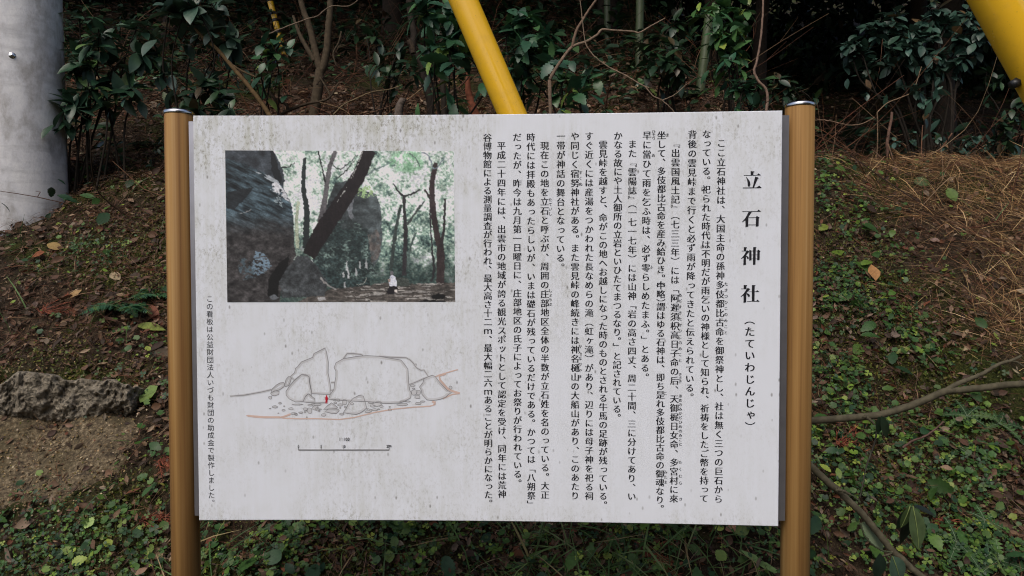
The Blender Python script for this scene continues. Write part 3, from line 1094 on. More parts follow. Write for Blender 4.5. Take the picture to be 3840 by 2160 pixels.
paint([(730, 1170), (800, 1060), (870, 1010), (860, 1120), (800, 1180), (790, 1290), (720, 1290)], c3(16, 16, 16), 0.9)
sb = c3(66, 70, 72) * (0.35 + 1.0 * nz(30, 24, 72)) * (0.85 + 0.35 * nz(9, 8, 73))
paint([(800, 1180), (860, 1090), (930, 1010), (1000, 1015), (1060, 1080), (1130, 1200), (1110, 1285), (820, 1300)], sb)
paint([(735, 1285), (770, 1275), (800, 1300), (770, 1312), (735, 1305)], c3(84, 88, 92))
line([(1080, 1160), (1120, 1200), (1190, 1245)], [18, 12, 8], c3(132, 130, 128))
paint([(1060, 1300), (1110, 1288), (1115, 1310), (1070, 1318)], c3(150, 150, 150))
# kneeling person seen from behind: white shirt, grey hair, dark trousers
paint([(1530, 1262), (1560, 1215), (1600, 1215), (1612, 1245), (1600, 1272), (1545, 1276)], c3(30, 28, 30))
paint([(1560, 1155), (1580, 1144), (1600, 1160), (1606, 1218), (1562, 1220), (1550, 1190)], c3(198, 202, 214))
paint([(1545, 1172), (1566, 1168), (1562, 1190), (1548, 1188)], c3(150, 132, 122))
paint([(1558, 1120), (1580, 1114), (1588, 1130), (1582, 1146), (1562, 1146)], c3(104, 104, 108))
paint([(1585, 1245), (1606, 1242), (1608, 1262), (1588, 1268)], c3(176, 170, 164))
img = img * (0.74 + 0.52 * nz(7, 6, 88, 3)) * (0.97 + 0.08 * (rng.random((GH, GW, 1)) - 0.5))
img = img * (0.86 + 0.28 * nz(60, 50, 89, 2))
pd_ = np.pad(img, ((1, 1), (1, 1), (0, 0)), 'edge')
img = 0.6 * img + 0.1 * (pd_[:-2, 1:-1] + pd_[2:, 1:-1] + pd_[1:-1, :-2] + pd_[1:-1, 2:])
img = np.clip(img * 1.0, 4, 250)
a_ = img / 255.0
alb = np.where(a_ <= 0.04045, a_ / 12.92, ((a_ + 0.055) / 1.055) ** 2.4) * 1.38
corners = [panel_xz(844.6, 564), panel_xz(1701.7, 566), panel_xz(852.8, 1133.6), panel_xz(1707, 1132)]
s_, t_ = np.meshgrid(np.linspace(0, 1, GW), np.linspace(0, 1, GH))
cxz = [np.array(c) for c in corners]
pz = (cxz[0][None, None] * ((1 - s_) * (1 - t_))[..., None] + cxz[1][None, None] * (s_ * (1 - t_))[..., None] + cxz[2][None, None] * ((1 - s_) * t_)[..., None] + cxz[3][None, None] * (s_ * t_)[..., None])
V = P3(pz[..., 0].ravel(), pz[..., 1].ravel(), 0.0004)
i = np.arange(GW * GH).reshape(GH, GW)
Q = np.stack([i[:-1, :-1], i[1:, :-1], i[1:, 1:], i[:-1, 1:]], -1).reshape(-1, 4)
build('printed_photograph', V, Q=Q, mat=M_PRINT, parent=panel, smooth=False, col=np.clip(alb.reshape(-1, 3), 0, 0.85))

# ------------------------------------------------------------------ utility pole, guy-wire covers
pb = ground_px(66, 842)
pr = 166 * float((pb - CAM) @ CF) / FPX
pd0 = ray(66, 842) * np.array([1, 1, 0])
pb = pb + pd0 / np.linalg.norm(pd0) * pr * 0.95
pr = 168 * float((pb - CAM) @ CF) / FPX
pz0 = float(H(pb[0], pb[1]))
pole = thing('utility_pole', 'stout grey concrete utility pole standing on the slope left of the sign', 'utility pole', (pb[0], pb[1], pz0))
g = Geo()
zz = np.concatenate([np.linspace(pz0 - 0.5, pz0 + 3, 30), np.linspace(pz0 + 3.3, pz0 + 9, 14)])
lathe(g, pb[0], pb[1], [(pr - 0.011 * (z - pz0), z) for z in zz] + [(0.0, zz[-1] + 0.001)], 56)
g.build('shaft', M_CONC, pole, usecol=False)
g = Geo()
c = at(45, 204, float((pb - CAM) @ CF) - pr)
dv = np.array([c[0] - pb[0], c[1] - pb[1], 0.0])
dv /= np.linalg.norm(dv)
rad = pr - 0.011 * (c[2] - pz0)
c0 = np.array([pb[0], pb[1], c[2]]) + dv * (rad - 0.004)
tube(g, [c0, c0 + dv * 0.006], [0.016, 0.013], 16)
tube(g, [c0 + dv * 0.0062, c0 + dv * 0.013], [0.0065, 0.0055], 6)
g.build('bolt', M_STEEL, pole, usecol=False)


def guy(name, label, A, B, r, down=None, up=0.9, bands=None, clip=None):
    """a guy wire in its plastic cover: A and B are two points on its axis, A the upper"""
    d = (A - B) / np.linalg.norm(A - B)
    P = B.copy()
    while P[2] > float(H(P[0], P[1])) - 0.05 and (down is None or np.linalg.norm(P - B) < down):
        P = P - d * 0.02
    top = A + d * up
    t = thing(name, label, 'guy wire cover', P + d * 0.05, None)
    g = Geo()
    L = np.linalg.norm(top - P)
    s = np.linspace(0, 1, 24)[:, None]
    tube(g, P + (top - P) * s, r, 36)
    g.build('cover', M_YEL, t, usecol=False)
    g = Geo()
    tube(g, [top - d * 0.01, top + d * 1.2, top + d * 5], 0.006, 8)
    g.build('wire', M_ALU, t, usecol=False)
    for b in bands or []:
        g = Geo()
        q = B + d * b
        tube(g, [q, q + d * 0.012, q + d * 0.024], r + 0.0012, 20)
        g.build('band', M_BLACK, t, usecol=False)
    if clip is not None:
        q, nrm = clip
        g = Geo()
        e_ = q + nrm * (r - 0.002)
        tube(g, [e_, e_ + nrm * 0.018], [0.012, 0.011], 6)
        g.build('clip', M_BLACK, t, usecol=False)
    return t


D1 = 2.62
guy('guy_wire_cover', 'thick yellow guy wire cover slanting down behind the top edge of the sign panel', at(1737.5, 0, D1), at(1921.5, 430, D1), 0.0505)
D2 = 1.69
A, B = at(3715, -39, D2), at(3911, 315, D2)
ax = (A - B) / np.linalg.norm(A - B)
nr = -np.cross(ax, CF)
nr = nr if nr @ CR < 0 else -nr
guy('guy_wire_cover', 'nearest yellow guy wire cover with a black clip, in the upper right corner', A, B, 0.0500, down=2.2, clip=(A + (B - A) * 0.87, nr / np.linalg.norm(nr)))
D3 = 6.0
A, B = at(1012, 0, D3), at(1049, 140, D3)
guy('guy_wire_cover', 'thin distant yellow guy wire cover with black bands among the shrubs', A, B, 0.024, bands=[0.03, 0.13, 0.19, 0.30, 0.36])

# ------------------------------------------------------------------ rock and bare bank on the left
rk = prs('-330,1470 -200,1430 -80,1448 0,1440 45,1415 90,1393 160,1400 215,1412 262,1428 330,1424 400,1424 440,1432 480,1446 520,1452 548,1474')
rb = prs('-330,1580 -200,1590 -80,1580 0,1570 45,1572 90,1574 150,1580 215,1584 262,1584 330,1580 400,1566 440,1560 480,1572 520,1575 548,1520')
n_ = 150
tp, bt = smooth_path(rk, n_), smooth_path(rb, n_)
rows = []
DR = 2.34
ff = [(-0.02, 0.2), (0.0, 0.08), (0.02, 0.05)] + [(f_, 0.045 * (1 - f_) ** 5 + 0.006 * f_ ** 6) for f_ in np.linspace(0.05, 0.985, 26)] + [(1.0, 0.012), (1.008, 0.03), (1.012, 0.06), (1.0, 0.12), (0.95, 0.24)]
for k, (f, dd) in enumerate(ff):
    r_ = []
    for j in range(n_):
        q = bt[j] * (1 - f) + tp[j] * f
        amp = 1.0 if 2 < k < 29 else 0.5
        pu, pv = j * 5.9, f * 165.0
        jag = amp * (0.050 * (fbm(pu / 60, pv / 60, 77, 2) - 0.5) + 0.034 * (fbm(pu / 22, pv / 20, 78, 3) - 0.5) + 0.010 * (vnoise(pu / 7, pv / 7, 79) - 0.5))
        end = 0.10 * sst(n_ - 26, n_ - 1, j)
        edge = np.array([0.0, 12.0 * (vnoise(j / 4.0, 0, 80) - 0.5) * (0.2 + f)])
        q = q + edge
        r_.append(at(q[0], q[1], DR + dd + jag + end))
    rows.append(r_)
rows = np.array(rows)
m_ = rows.shape[0]
i = np.arange(m_ * n_).reshape(m_, n_)
Q = np.stack([i[:-1, :-1], i[:-1, 1:], i[1:, 1:], i[1:, :-1]], -1).reshape(-1, 4)
NG = [list(i[::-1, 0]), list(i[:, -1])]
rbase = rows[2].mean(0)
tag(build('rock', rows.reshape(-1, 3), Q=Q, N=NG, mat=M_ROCK, origin=rbase), 'long low pitted grey rock jutting out of the bank at the left edge', 'rock')

c = ground_px(190, 1720)
gx2, gy2 = np.meshgrid(np.linspace(c[0] - 0.55, c[0] + 0.4, 90), np.linspace(c[1] - 0.24, c[1] + 0.26, 60))
rr = np.sqrt(((gx2 - c[0] + 0.08) / 0.40) ** 2 + ((gy2 - c[1]) / 0.17) ** 2) + 0.55 * (fbm(gx2 * 9, gy2 * 9, 81) - 0.5)
zb_ = H(gx2, gy2) + 0.022 * (1 - sst(0.75, 1.1, rr)) - 0.011 + 0.012 * (fbm(gx2 * 40, gy2 * 40, 82) - 0.5) * (rr < 0.9)
i = np.arange(gx2.size).reshape(gx2.shape)
tag(build('soil_bank', np.stack([gx2, gy2, zb_], -1).reshape(-1, 3), Q=np.stack([i[:-1, :-1], i[:-1, 1:], i[1:, 1:], i[1:, :-1]], -1).reshape(-1, 4), mat=M_SAND), kind='structure')
BARE = c


# ------------------------------------------------------------------ ground litter and low plants
def field(pts):
    out = []
    for px, py, r, w_ in pts:
        p = ground_px(px, py)
        out.append((p[0], p[1], r, w_))
    return out


def fval(f, x, y):
    v = np.zeros_like(x)
    for cx, cy, r, w_ in f:
        v += w_ * np.exp(-((x - cx) ** 2 + (y - cy) ** 2) / (2 * r * r))
    return v


def normals(x, y, e=0.04):
    nx_ = -(H(x + e, y) - H(x - e, y)) / (2 * e)
    ny_ = -(H(x, y + e) - H(x, y - e)) / (2 * e)
    n = np.stack([nx_, ny_, np.ones_like(x)], -1)
    return n / np.linalg.norm(n, axis=1)[:, None]


def spread(n, x0, x1, y0, y1, dens):
    x = rng.uniform(x0, x1, n)
    y = rng.uniform(y0, y1, n)
    k = rng.random(n) < np.clip(dens(x, y), 0, 1)
    return x[k], y[k]


def lay(g, tmpl, x, y, length, pal, tilt=0.35, lift=(0.002, 0.02), width=(0.8, 1.2), jit=0.25, up=None):
    n = len(x)
    if not n:
        return
    nm = normals(x, y)
    pos = np.stack([x, y, H(x, y)], -1) + nm * rng.uniform(lift[0], lift[1], (n, 1))
    up_ = nm + tilt * rng.normal(size=(n, 3))
    t = rng.normal(size=(n, 3))
    t -= (t * nm).sum(1)[:, None] * nm
    t /= np.linalg.norm(t, axis=1)[:, None]
    if up is not None:
        t = t + up * nm
    t = t + 0.3 * tilt * rng.normal(size=(n, 3))
    R = frames(t, up_)
    L = length[0] + (length[1] - length[0]) * rng.random(n) ** 1.5
    sc = np.stack([L * rng.uniform(*width, n), L, L * rng.uniform(0.5, 1.4, n)], -1)
    scatter(g, tmpl, pos, R, sc, pick(pal, n, jit))


def pl(*rows):
    return [(*(lin(*r[:3])), r[3]) for r in rows]


P_LIT = pl((98, 76, 58, 4), (82, 60, 44, 4), (124, 102, 80, 1.8), (102, 62, 42, 1.2), (62, 48, 38, 5), (164, 144, 116, 0.35), (112, 96, 82, 1.6))
P_STRAW = pl((192, 160, 112, 3), (168, 134, 90, 4), (136, 102, 66, 4), (212, 184, 138, 1), (94, 68, 46, 4))
P_TWIG = pl((108, 70, 48, 3), (84, 54, 36, 4), (128, 98, 72, 1.6), (160, 132, 100, 0.6), (60, 44, 32, 3))
P_HERB = pl((76, 106, 44, 4), (58, 90, 42, 4), (104, 130, 50, 2), (44, 72, 44, 3), (138, 154, 64, 0.7))
P_GRASS = pl((64, 92, 48, 3), (86, 112, 58, 3), (112, 128, 76, 1), (150, 132, 92, 0.8))
P_AUC = pl((44, 78, 58, 4), (52, 88, 58, 3), (66, 102, 60, 1.6), (104, 128, 62, 0.5))
P_BLUE = pl((54, 80, 68, 4), (64, 92, 80, 3), (44, 68, 56, 3), (108, 84, 58, 0.35))
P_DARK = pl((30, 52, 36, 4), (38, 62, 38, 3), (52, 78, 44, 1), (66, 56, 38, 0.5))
P_MOSS = pl((88, 92, 30, 3), (68, 78, 26, 3), (112, 112, 44, 1))

M_ROCK2 = mat_col('grit', 0.9, 0.2, 0.0, 0.2, 80)
F_BARE = [(BARE[0] - 0.06, BARE[1], 0.16, 1.0), (BARE[0] - 0.3, BARE[1], 0.16, 1.0), (BARE[0] + 0.14, BARE[1] + 0.0, 0.1, 0.8)]
F_STRAW = field([(3330, 690, .08, .6), (3420, 670, .12, 1.3), (3500, 690, .12, 1.3), (3600, 690, .16, 1.4), (3720, 680, .16, 1.4), (3840, 680, .2, 1.4), (3980, 700, .3, 1.3), (3760, 780, .09, 1.0), (3540, 760, .09, 1), (3450, 750, .08, .7), (3820, 870, .09, .9), (3640, 830, .09, .6), (3780, 1030, .09, .8), (3680, 950, .09, .6), (3560, 860, .07, .5), (3800, 1220, .09, 1.0), (3740, 1150, .08, .7), (3680, 1250, .06, .4), (3960, 1100, .2, .9), (3270, 720, .06, .4), (3830, 1350, .06, .6)])
F_HERB = field([(3130, 690, .1, .6), (3190, 620, .1, .5), (3300, 770, .06, .5), (3250, 920, .08, .6), (3380, 1010, .06, .5), (3120, 1080, .09, .8), (3200, 1060, .08, .6), (3150, 850, .1, .4), (3300, 1250, .12, .8), (3450, 1290, .1, .6), (3100, 1450, .12, .8), (3200, 1650, .14, .9), (3400, 1750, .14, 1), (3600, 1800, .14, .8), (3150, 1950, .14, .9), (3450, 1980, .12, .7), (3700, 1950, .12, .6),
                (100, 2060, .12, .35), (260, 2020, .08, .5), (450, 1990, .09, .5), (560, 1850, .08, .5), (560, 1500, .07, .5), (300, 960, .06, .7), (420, 990, .05, .5), (560, 1250, .07, .4), (380, 2120, .08, .6),
                (900, 2060, .14, .8), (1200, 2030, .14, .9), (1400, 2010, .13, .9), (1600, 2040, .14, .9), (1850, 2000, .12, .6), (2350, 2080, .12, .6), (2550, 2050, .12, .7), (2800, 2040, .14, .9), (2650, 2120, .12, .8), (1000, 2140, .14, .7), (1750, 2130, .14, .7)])
F_GRASS = field([(2050, 2120, .12, .9), (2400, 2130, .12, .8), (2250, 2150, .15, .7), (1350, 2080, .08, .5), (2750, 2150, .12, .5), (780, 2120, .08, .5), (2500, 380, .14, .5)])
F_LIT = field([(400, 1000, .2, .7), (500, 900, .2, .7), (300, 1250, .15, .7), (520, 1300, .15, .6), (1300, 300, .5, 1), (1500, 250, .5, .8), (1150, 380, .4, .9), (2000, 380, .3, .4), (2200, 2050, .1, .6), (1150, 1990, .08, .5), (500, 2080, .1, .6), (3250, 1600, .06, .5), (3780, 1750, .1, .6), (3500, 1680, .08, .4)])

nb = lambda x, y, s, sd: fbm(x * s, y * s, sd, 3)
bare = lambda x, y: 1 - 0.9 * np.clip(fval(F_BARE, x, y) * (0.25 + 1.5 * sst(0.35, 0.6, nb(x, y, 9, 66))), 0, 1)

g = Geo()
x, y = spread(230000, -2.6, 3.2, -0.1, 3.2, lambda x, y: (bare(x, y) + 0.06) * (0.32 + 0.5 * fval(F_LIT, x, y)) * (0.5 + 1.2 * sst(0.4, 0.65, nb(x, y, 3.2, 31))))
h_ = len(x) * 3 // 5
lay(g, LEAF_LITTER, x[:h_], y[:h_], (0.010, 0.038), P_LIT, 0.6, (0.001, 0.016), (0.5, 1.3), 0.35)
lay(g, LEAF_SMALL, x[h_:], y[h_:], (0.008, 0.03), P_LIT, 0.8, (0.001, 0.014), (0.4, 1.2), 0.4)
x, y = spread(9000, -2.2, 3.0, 0.0, 2.6, lambda x, y: bare(x, y) * 0.7 * np.clip(fval(F_HERB, x, y), 0, 1))
lay(g, LEAF_LITTER, x, y, (0.012, 0.036), P_LIT, 0.7, (0.02, 0.045), (0.4, 1.2), 0.3)
x, y = spread(2200, -2.7, 3.3, 0.1, 3.2, lambda x, y: bare(x, y) * (0.2 + 0.5 * fval(F_LIT, x, y)))
lay(g, LEAF_LITTER, x, y, (0.04, 0.068), P_LIT, 0.5, (0.006, 0.02), (0.6, 1.3), 0.3)
x, y = spread(60000, -6, 7, 3.0, 9.5, lambda x, y: 0.75 * sst(0.3, 0.6, nb(x, y, 1.6, 33)))
lay(g, LEAF_LITTER, x, y, (0.025, 0.07), P_LIT, 0.5, width=(0.5, 1.2))
tag(g.build('leaf_litter', M_LITTER), 'brown fallen leaves strewn over the whole slope', 'leaf litter', kind='stuff')

g = Geo()
F_RED = field([(3500, 800, .12, .8), (3620, 940, .12, .8), (3520, 1040, .1, .7), (3720, 1080, .12, .7), (3420, 900, .1, .6), (3760, 880, .12, .8), (3320, 800, .1, .5), (3800, 1180, .1, .8), (150, 1230, .1, .9), (560, 700, .15, .5), (450, 560, .2, .5), (2250, 2060, .07, .8)])
x, y = spread(190000, -2.6, 3.3, -0.1, 3.2, lambda x, y: (bare(x, y) + 0.03) * (0.2 + 0.7 * fval(F_RED, x, y) + 0.5 * fval(F_STRAW, x, y) + 0.5 * fval(F_LIT, x, y) + 0.4 * sst(0.5, 0.7, nb(x, y, 4, 37))))
lay(g, STRAW, x, y, (0.015, 0.12), P_TWIG, 0.5, (0.002, 0.046), (0.3, 0.75))
x, y = spread(22000, -5, 6, 3.0, 8, lambda x, y: 0.6 + 0 * x)
lay(g, STRAW, x, y, (0.08, 0.36), P_TWIG, 0.5, (0.005, 0.06), (0.4, 0.9))
tag(g.build('twig_litter', M_STRAW), 'reddish brown twigs and needles lying among the leaves', 'twig litter', kind='stuff')

g = Geo()
x, y = spread(70000, 0.6, 4.2, 0.4, 3.6, lambda x, y: 0.75 * fval(F_STRAW, x, y) * (0.45 + 1.0 * sst(0.35, 0.6, nb(x, y, 5, 58))))
lay(g, STRAW, x, y, (0.05, 0.20), P_STRAW, 0.5, (0.002, 0.03), (0.3, 0.7), up=0.1)
tag(g.build('dry_straw', M_STRAW), 'heap of dry tan straw on the ledge right of the sign', 'straw', kind='stuff')

g = Geo()
gb = g
for k in range(1100):
    x0 = rng.uniform(-3.2, 3.6)
    y0 = rng.uniform(1.6, 5.2)
    if fbm(x0 * 1.2, y0 * 1.2, 61, 2) < 0.42 or (y0 < 2.1 and abs(x0 - 0.1) > 2):
        continue
    b_ = np.array([x0, y0, float(H(x0, y0))])
    a_ = rng.uniform(0, 6.28)
    l_ = rng.uniform(0.15, 0.75)
    rise = rng.uniform(0.1, 1.0)
    d_ = np.array([math.cos(a_), 0.5 * math.sin(a_), rise]) * l_
    P = smooth_path([b_, b_ + d_ * 0.5 + 0.06 * rng.normal(size=3), b_ + d_ + 0.08 * rng.normal(size=3)], 8)
    P[:, 2] = np.maximum(P[:, 2], H(P[:, 0], P[:, 1]) + 0.004)
    cc_ = pick(P_TWIG, 1)[0] * 0.8
    tube(gb, P, np.linspace(0.0030, 0.0012, 8) * rng.uniform(0.6, 1.4), 4, cc_, cap=False)
    if rng.random() < 0.5:
        q_ = P[4] + np.array([rng.normal() * 0.12, rng.normal() * 0.06, abs(rng.normal()) * 0.12])
        tube(gb, [P[4], (P[4] + q_) / 2 + 0.01, q_], [0.0016, 0.0013, 0.0009], 4, cc_, cap=False)
tag(g.build('brushwood', M_STRAW), 'tangle of thin bare twigs standing and lying above the litter', 'brushwood', kind='stuff')

g = Geo()
x, y = spread(90000, -2.2, 3.0, 0.0, 2.6, lambda x, y: bare(x, y) * (0.03 + 0.62 * fval(F_HERB, x, y)) * (0.1 + 1.5 * sst(0.42, 0.62, nb(x, y, 7, 35))) * (1 - 0.6 * np.clip(fval(F_STRAW, x, y), 0, 1)))
h_ = len(x) // 2
lay(g, CLOVER, x[:h_], y[:h_], (0.009, 0.027), P_HERB, 0.35, (0.008, 0.04), up=0.2)
lay(g, ROUND, x[h_:], y[h_:], (0.006, 0.026), P_HERB, 0.35, (0.008, 0.042), up=0.2)
F_FINE = field([(60, 2060, .08, 1.2), (170, 2020, .07, 1.1), (110, 2140, .07, 1.0), (250, 2120, .05, .6), (3130, 1090, .06, 1), (3190, 1050, .05, .8), (3200, 1180, .05, .6), (2800, 2030, .05, .7), (1500, 1990, .05, .6), (1120, 2060, .05, .7), (3150, 1480, .06, .6), (3260, 1900, .06, .6), (330, 960, .04, .9), (420, 990, .04, .8), (3420, 1260, .05, .6), (900, 2130, .06, .6), (1850, 2120, .05, .5)])
x, y = spread(120000, -2.0, 2.6, 0.1, 2.4, lambda x, y: bare(x, y) * 0.9 * fval(F_FINE, x, y))
lay(g, LEAF_SMALL, x, y, (0.006, 0.017), pl((48, 82, 44, 4), (62, 98, 48, 3), (38, 64, 40, 3), (86, 116, 52, .8)), 0.5, (0.005, 0.06), (0.9, 1.4), up=0.4)
x, y = spread(1500, -2.2, 3.0, 0.0, 2.4, lambda x, y: bare(x, y) * (0.15 + 0.6 * fval(F_HERB, x, y)))
lay(g, LEAF_TOOTH, x, y, (0.03, 0.07), P_HERB, 0.4, (0.015, 0.05), (1.0, 1.5), up=0.25)
tag(g.build('ground_herbs', M_HERB), 'small round and three lobed green herbs carpeting the lower slope', 'herbs', kind='stuff')

g = Geo()
x, y = spread(30000, -2.2, 3.0, 0.0, 2.8, lambda x, y: bare(x, y) * (0.01 + 0.75 * fval(F_GRASS, x, y)))
lay(g, BLADE, x, y, (0.05, 0.17), P_GRASS, 0.3, (0, 0.004), (0.8, 1.5), up=1.3)
tag(g.build('grass', M_HERB), 'fine dark green grass blades at the foot of the slope', 'grass', kind='stuff')

g = Geo()
F_MOSS = field([(560, 950, .12, .9), (600, 860, .1, .8), (590, 1080, .08, .7), (3300, 1420, .09, .8), (3400, 1400, .08, .7), (3180, 960, .08, .6), (3330, 1130, .08, .6), (3480, 1500, .07, .6), (3500, 1850, .09, .6), (250, 2050, .1, .7), (500, 1900, .07, .6), (3350, 1850, .1, .7), (1380, 2090, .1, .8), (1250, 2110, .07, .6), (3400, 1120, .1, .4), (200, 1400, .1, .5), (350, 870, .1, .5)])
F_MOSS += field([(3150, 1000, .1, .4), (3280, 980, .1, .45), (3220, 1330, .1, .5), (3500, 1420, .1, .5), (3380, 1600, .1, .4), (3620, 1480, .08, .4), (3280, 1780, .1, .45), (3560, 1760, .1, .4), (3700, 1850, .1, .4), (3160, 800, .1, .35), (3420, 1180, .1, .4), (1700, 2060, .12, .4), (2300, 2030, .1, .3), (900, 2000, .1, .4), (400, 2040, .1, .5), (120, 1390, .06, .8), (300, 1400, .06, .8), (460, 1420, .06, .7)])
x, y = spread(260000, -2.0, 2.6, 0.1, 2.4, lambda x, y: bare(x, y) * (0.85 * fval(F_MOSS, x, y) + 0.16 * sst(0.5, 0.62, nb(x, y, 5, 52))))
lay(g, LEAF_SMALL, x, y, (0.005, 0.016), P_MOSS, 0.6, (0, 0.012), up=0.8)
tag(g.build('moss', M_HERB), 'olive green moss in patches on the slope', 'moss', kind='stuff')

OCTA = (np.array([(.5, 0, 0), (0, .5, 0), (-.5, 0, 0), (0, -.5, 0), (0, 0, .4), (0, 0, -.4)]), np.array([(0, 1, 4), (1, 2, 4), (2, 3, 4), (3, 0, 4), (1, 0, 5), (2, 1, 5), (3, 2, 5), (0, 3, 5)]), np.zeros((0, 4), int))
g = Geo()
x, y = spread(60000, -2.2, 0.2, 0.2, 2.4, lambda x, y: np.clip(fval(F_BARE, x, y), 0, 1) * 0.9 + 0.02)
lay(g, OCTA, x, y, (0.0025, 0.011), pl((150, 128, 96, 3), (118, 98, 70, 4), (186, 168, 140, 1.2), (92, 74, 52, 3), (120, 108, 62, 1)), 1.0, (0.004, 0.014), (0.6, 1.1))
tag(g.build('gravel', M_ROCK2, smooth=False), 'coarse grit and small stones on the bare bank under the grey rock', 'gravel', kind='stuff')

# ------------------------------------------------------------------ shrubs, saplings, ferns
def whorl(g, tip, axis, n, length, pal, tmpl, wid=1.0, droop=0.15, spread_=1.0):
    axis = axis / np.linalg.norm(axis)
    a = rng.uniform(0, 6.28) + np.arange(n) * 2.4 + rng.normal(size=n) * 0.2
    b1 = np.cross(axis, [0.3, 0.9, 0.2])
    b1 /= np.linalg.norm(b1)
    b2 = np.cross(axis, b1)
    d = b1[None] * np.cos(a)[:, None] + b2[None] * np.sin(a)[:, None]
    t = d * spread_ + axis * rng.uniform(0.0, 0.7, (n, 1)) - np.array([0, 0, 1]) * rng.uniform(0, droop * 3, (n, 1))
    pos = tip - axis * rng.uniform(0, length * 0.5, (n, 1)) + 0.006 * rng.normal(size=(n, 3))
    R = frames(t, np.array([0, -0.25, 1.0]) + 0.3 * rng.normal(size=(n, 3)))
    L = length * rng.uniform(0.65, 1.15, n)
    scatter(g, tmpl, pos, R, np.stack([L * wid, L, L], -1), pick(pal, n, 0.25))


def shrub(name, label, cat, base, clusters, leaf, pal, tmpl=LEAF_OVAL, stem_r=0.006, wid=1.0, per=(5, 8), group=None, mat=None, barkcol=(36, 31, 25)):
    """clusters: (px, py, D, radius, number of twig tips)"""
    t = thing(name, label, cat, base, group)
    gs, gl = Geo(), Geo()
    bc = lin(*barkcol)
    base = np.asarray(base, float)
    cen = np.mean([at(q[0], q[1], q[2]) for q in clusters], 0)
    for px, py, D, r, k in clusters:
        c = at(px, py, D)
        bj = base + np.array([rng.normal() * 0.07, rng.normal() * 0.05, 0])
        bj[2] = float(H(bj[0], bj[1]))
        fork = bj + (c - bj) * np.array([0.35, 0.35, 0.5])
        mid = fork * 0.5 + c * 0.5 + rng.normal(size=3) * 0.04 + np.array([0, 0, 0.02])
        pth = smooth_path([bj - np.array([0, 0, 0.04]), fork + rng.normal(size=3) * 0.02, mid, c], 14)
        for kk in (7, 10):
            whorl(gl, pth[kk] + rng.normal(size=3) * 0.03, np.array([rng.normal(), -0.8, 0.3]), rng.integers(2, 5), leaf * 0.9, pal, tmpl, wid)
        tube(gs, pth, np.linspace(stem_r, stem_r * 0.4, 14), 6, bc)
        for _ in range(k):
            v = rng.normal(size=3)
            v /= np.linalg.norm(v)
            tip = c + v * r * rng.random() ** 0.5 * np.array([1.15, 0.8, 0.9])
            q = c + (tip - c) * 0.4 + np.array([0, 0, -0.02])
            tube(gs, smooth_path([c + (mid - c) * rng.uniform(0, 0.25), q, tip], 5), np.linspace(stem_r * 0.4, stem_r * 0.2, 5), 4, bc, cap=False)
            whorl(gl, tip, v * 0.6 + np.array([0, -0.35, 0.5]), rng.integers(*per), leaf, pal, tmpl, wid)
    gs.build('stem', M_BARK, t)
    gl.build('foliage', mat or M_LEAF, t)
    return t


def gp(px, py, back=0.0):
    p = ground_px(px, py)
    return np.array([p[0], p[1] + back, float(H(p[0], p[1] + back))])


def on(px, py, D):                # ground point straight below what is seen at a pixel, D metres away
    p = at(px, py, D)
    return np.array([p[0], p[1], float(H(p[0], p[1]))])


SR = 0.006
shrub('broadleaf_shrub', 'glossy toothed shrub just right of the yellow cover behind the sign', 'shrub', on(1975, 300, 3.5),
      [(1950, 60, 3.5, .10, 5), (1990, 110, 3.45, .12, 6), (1935, 190, 3.4, .10, 5), (2010, 190, 3.4, .11, 5), (1965, 260, 3.4, .08, 3), (2065, 225, 3.3, .03, 1)], .105, P_AUC, LEAF_TOOTH, wid=.85)
shrub('broadleaf_shrub', 'glossy toothed shrub just left of the yellow cover behind the sign', 'shrub', on(1690, 330, 3.2),
      [(1700, 170, 3.1, .07, 3), (1635, 175, 3.15, .06, 3), (1740, 195, 3.1, .05, 2), (1600, 20, 3.1, .08, 4), (1690, 60, 3.3, .12, 6), (1650, 100, 3.3, .1, 5), (1690, 215, 3.0, .03, 1)], .105, P_AUC, LEAF_TOOTH, wid=.85)
shrub('broadleaf_shrub', 'bright toothed shrub above the right half of the sign panel', 'shrub', on(2720, 250, 3.7),
      [(2700, 40, 3.6, .09, 4), (2760, 60, 3.6, .1, 5), (2640, 45, 3.7, .06, 2), (2740, 110, 3.55, .09, 4), (2670, 130, 3.6, .08, 3), (2780, 130, 3.6, .06, 2), (2745, 180, 3.6, .05, 2)], .095, pl((62, 100, 64, 4), (74, 112, 62, 3), (122, 140, 66, 1)), LEAF_TOOTH, wid=.85)
shrub('sapling', 'small leafy sapling beside the thin vine above the right post', 'sapling', on(2830, 420, 3.4),
      [(2800, 320, 3.3, .05, 2), (2850, 325, 3.3, .06, 2), (2760, 315, 3.3, .02, 1), (2740, 215, 3.4, .03, 1)], .085, P_AUC, LEAF_OVAL, 0.005)
shrub('broadleaf_shrub', 'large leaved shrub at the top left beside the utility pole', 'shrub', on(700, 330, 3.2),
      [(640, 20, 3.0, .05, 2), (690, 45, 3.0, .05, 2), (730, 15, 3.0, .05, 2), (800, 10, 3.1, .05, 2), (790, 110, 3.1, .04, 1), (850, 150, 3.1, .05, 2), (880, 130, 3.1, .03, 1)], .105, pl((64, 88, 76, 3), (54, 78, 60, 3), (46, 70, 50, 2)), LEAF_OVAL, wid=1.15)
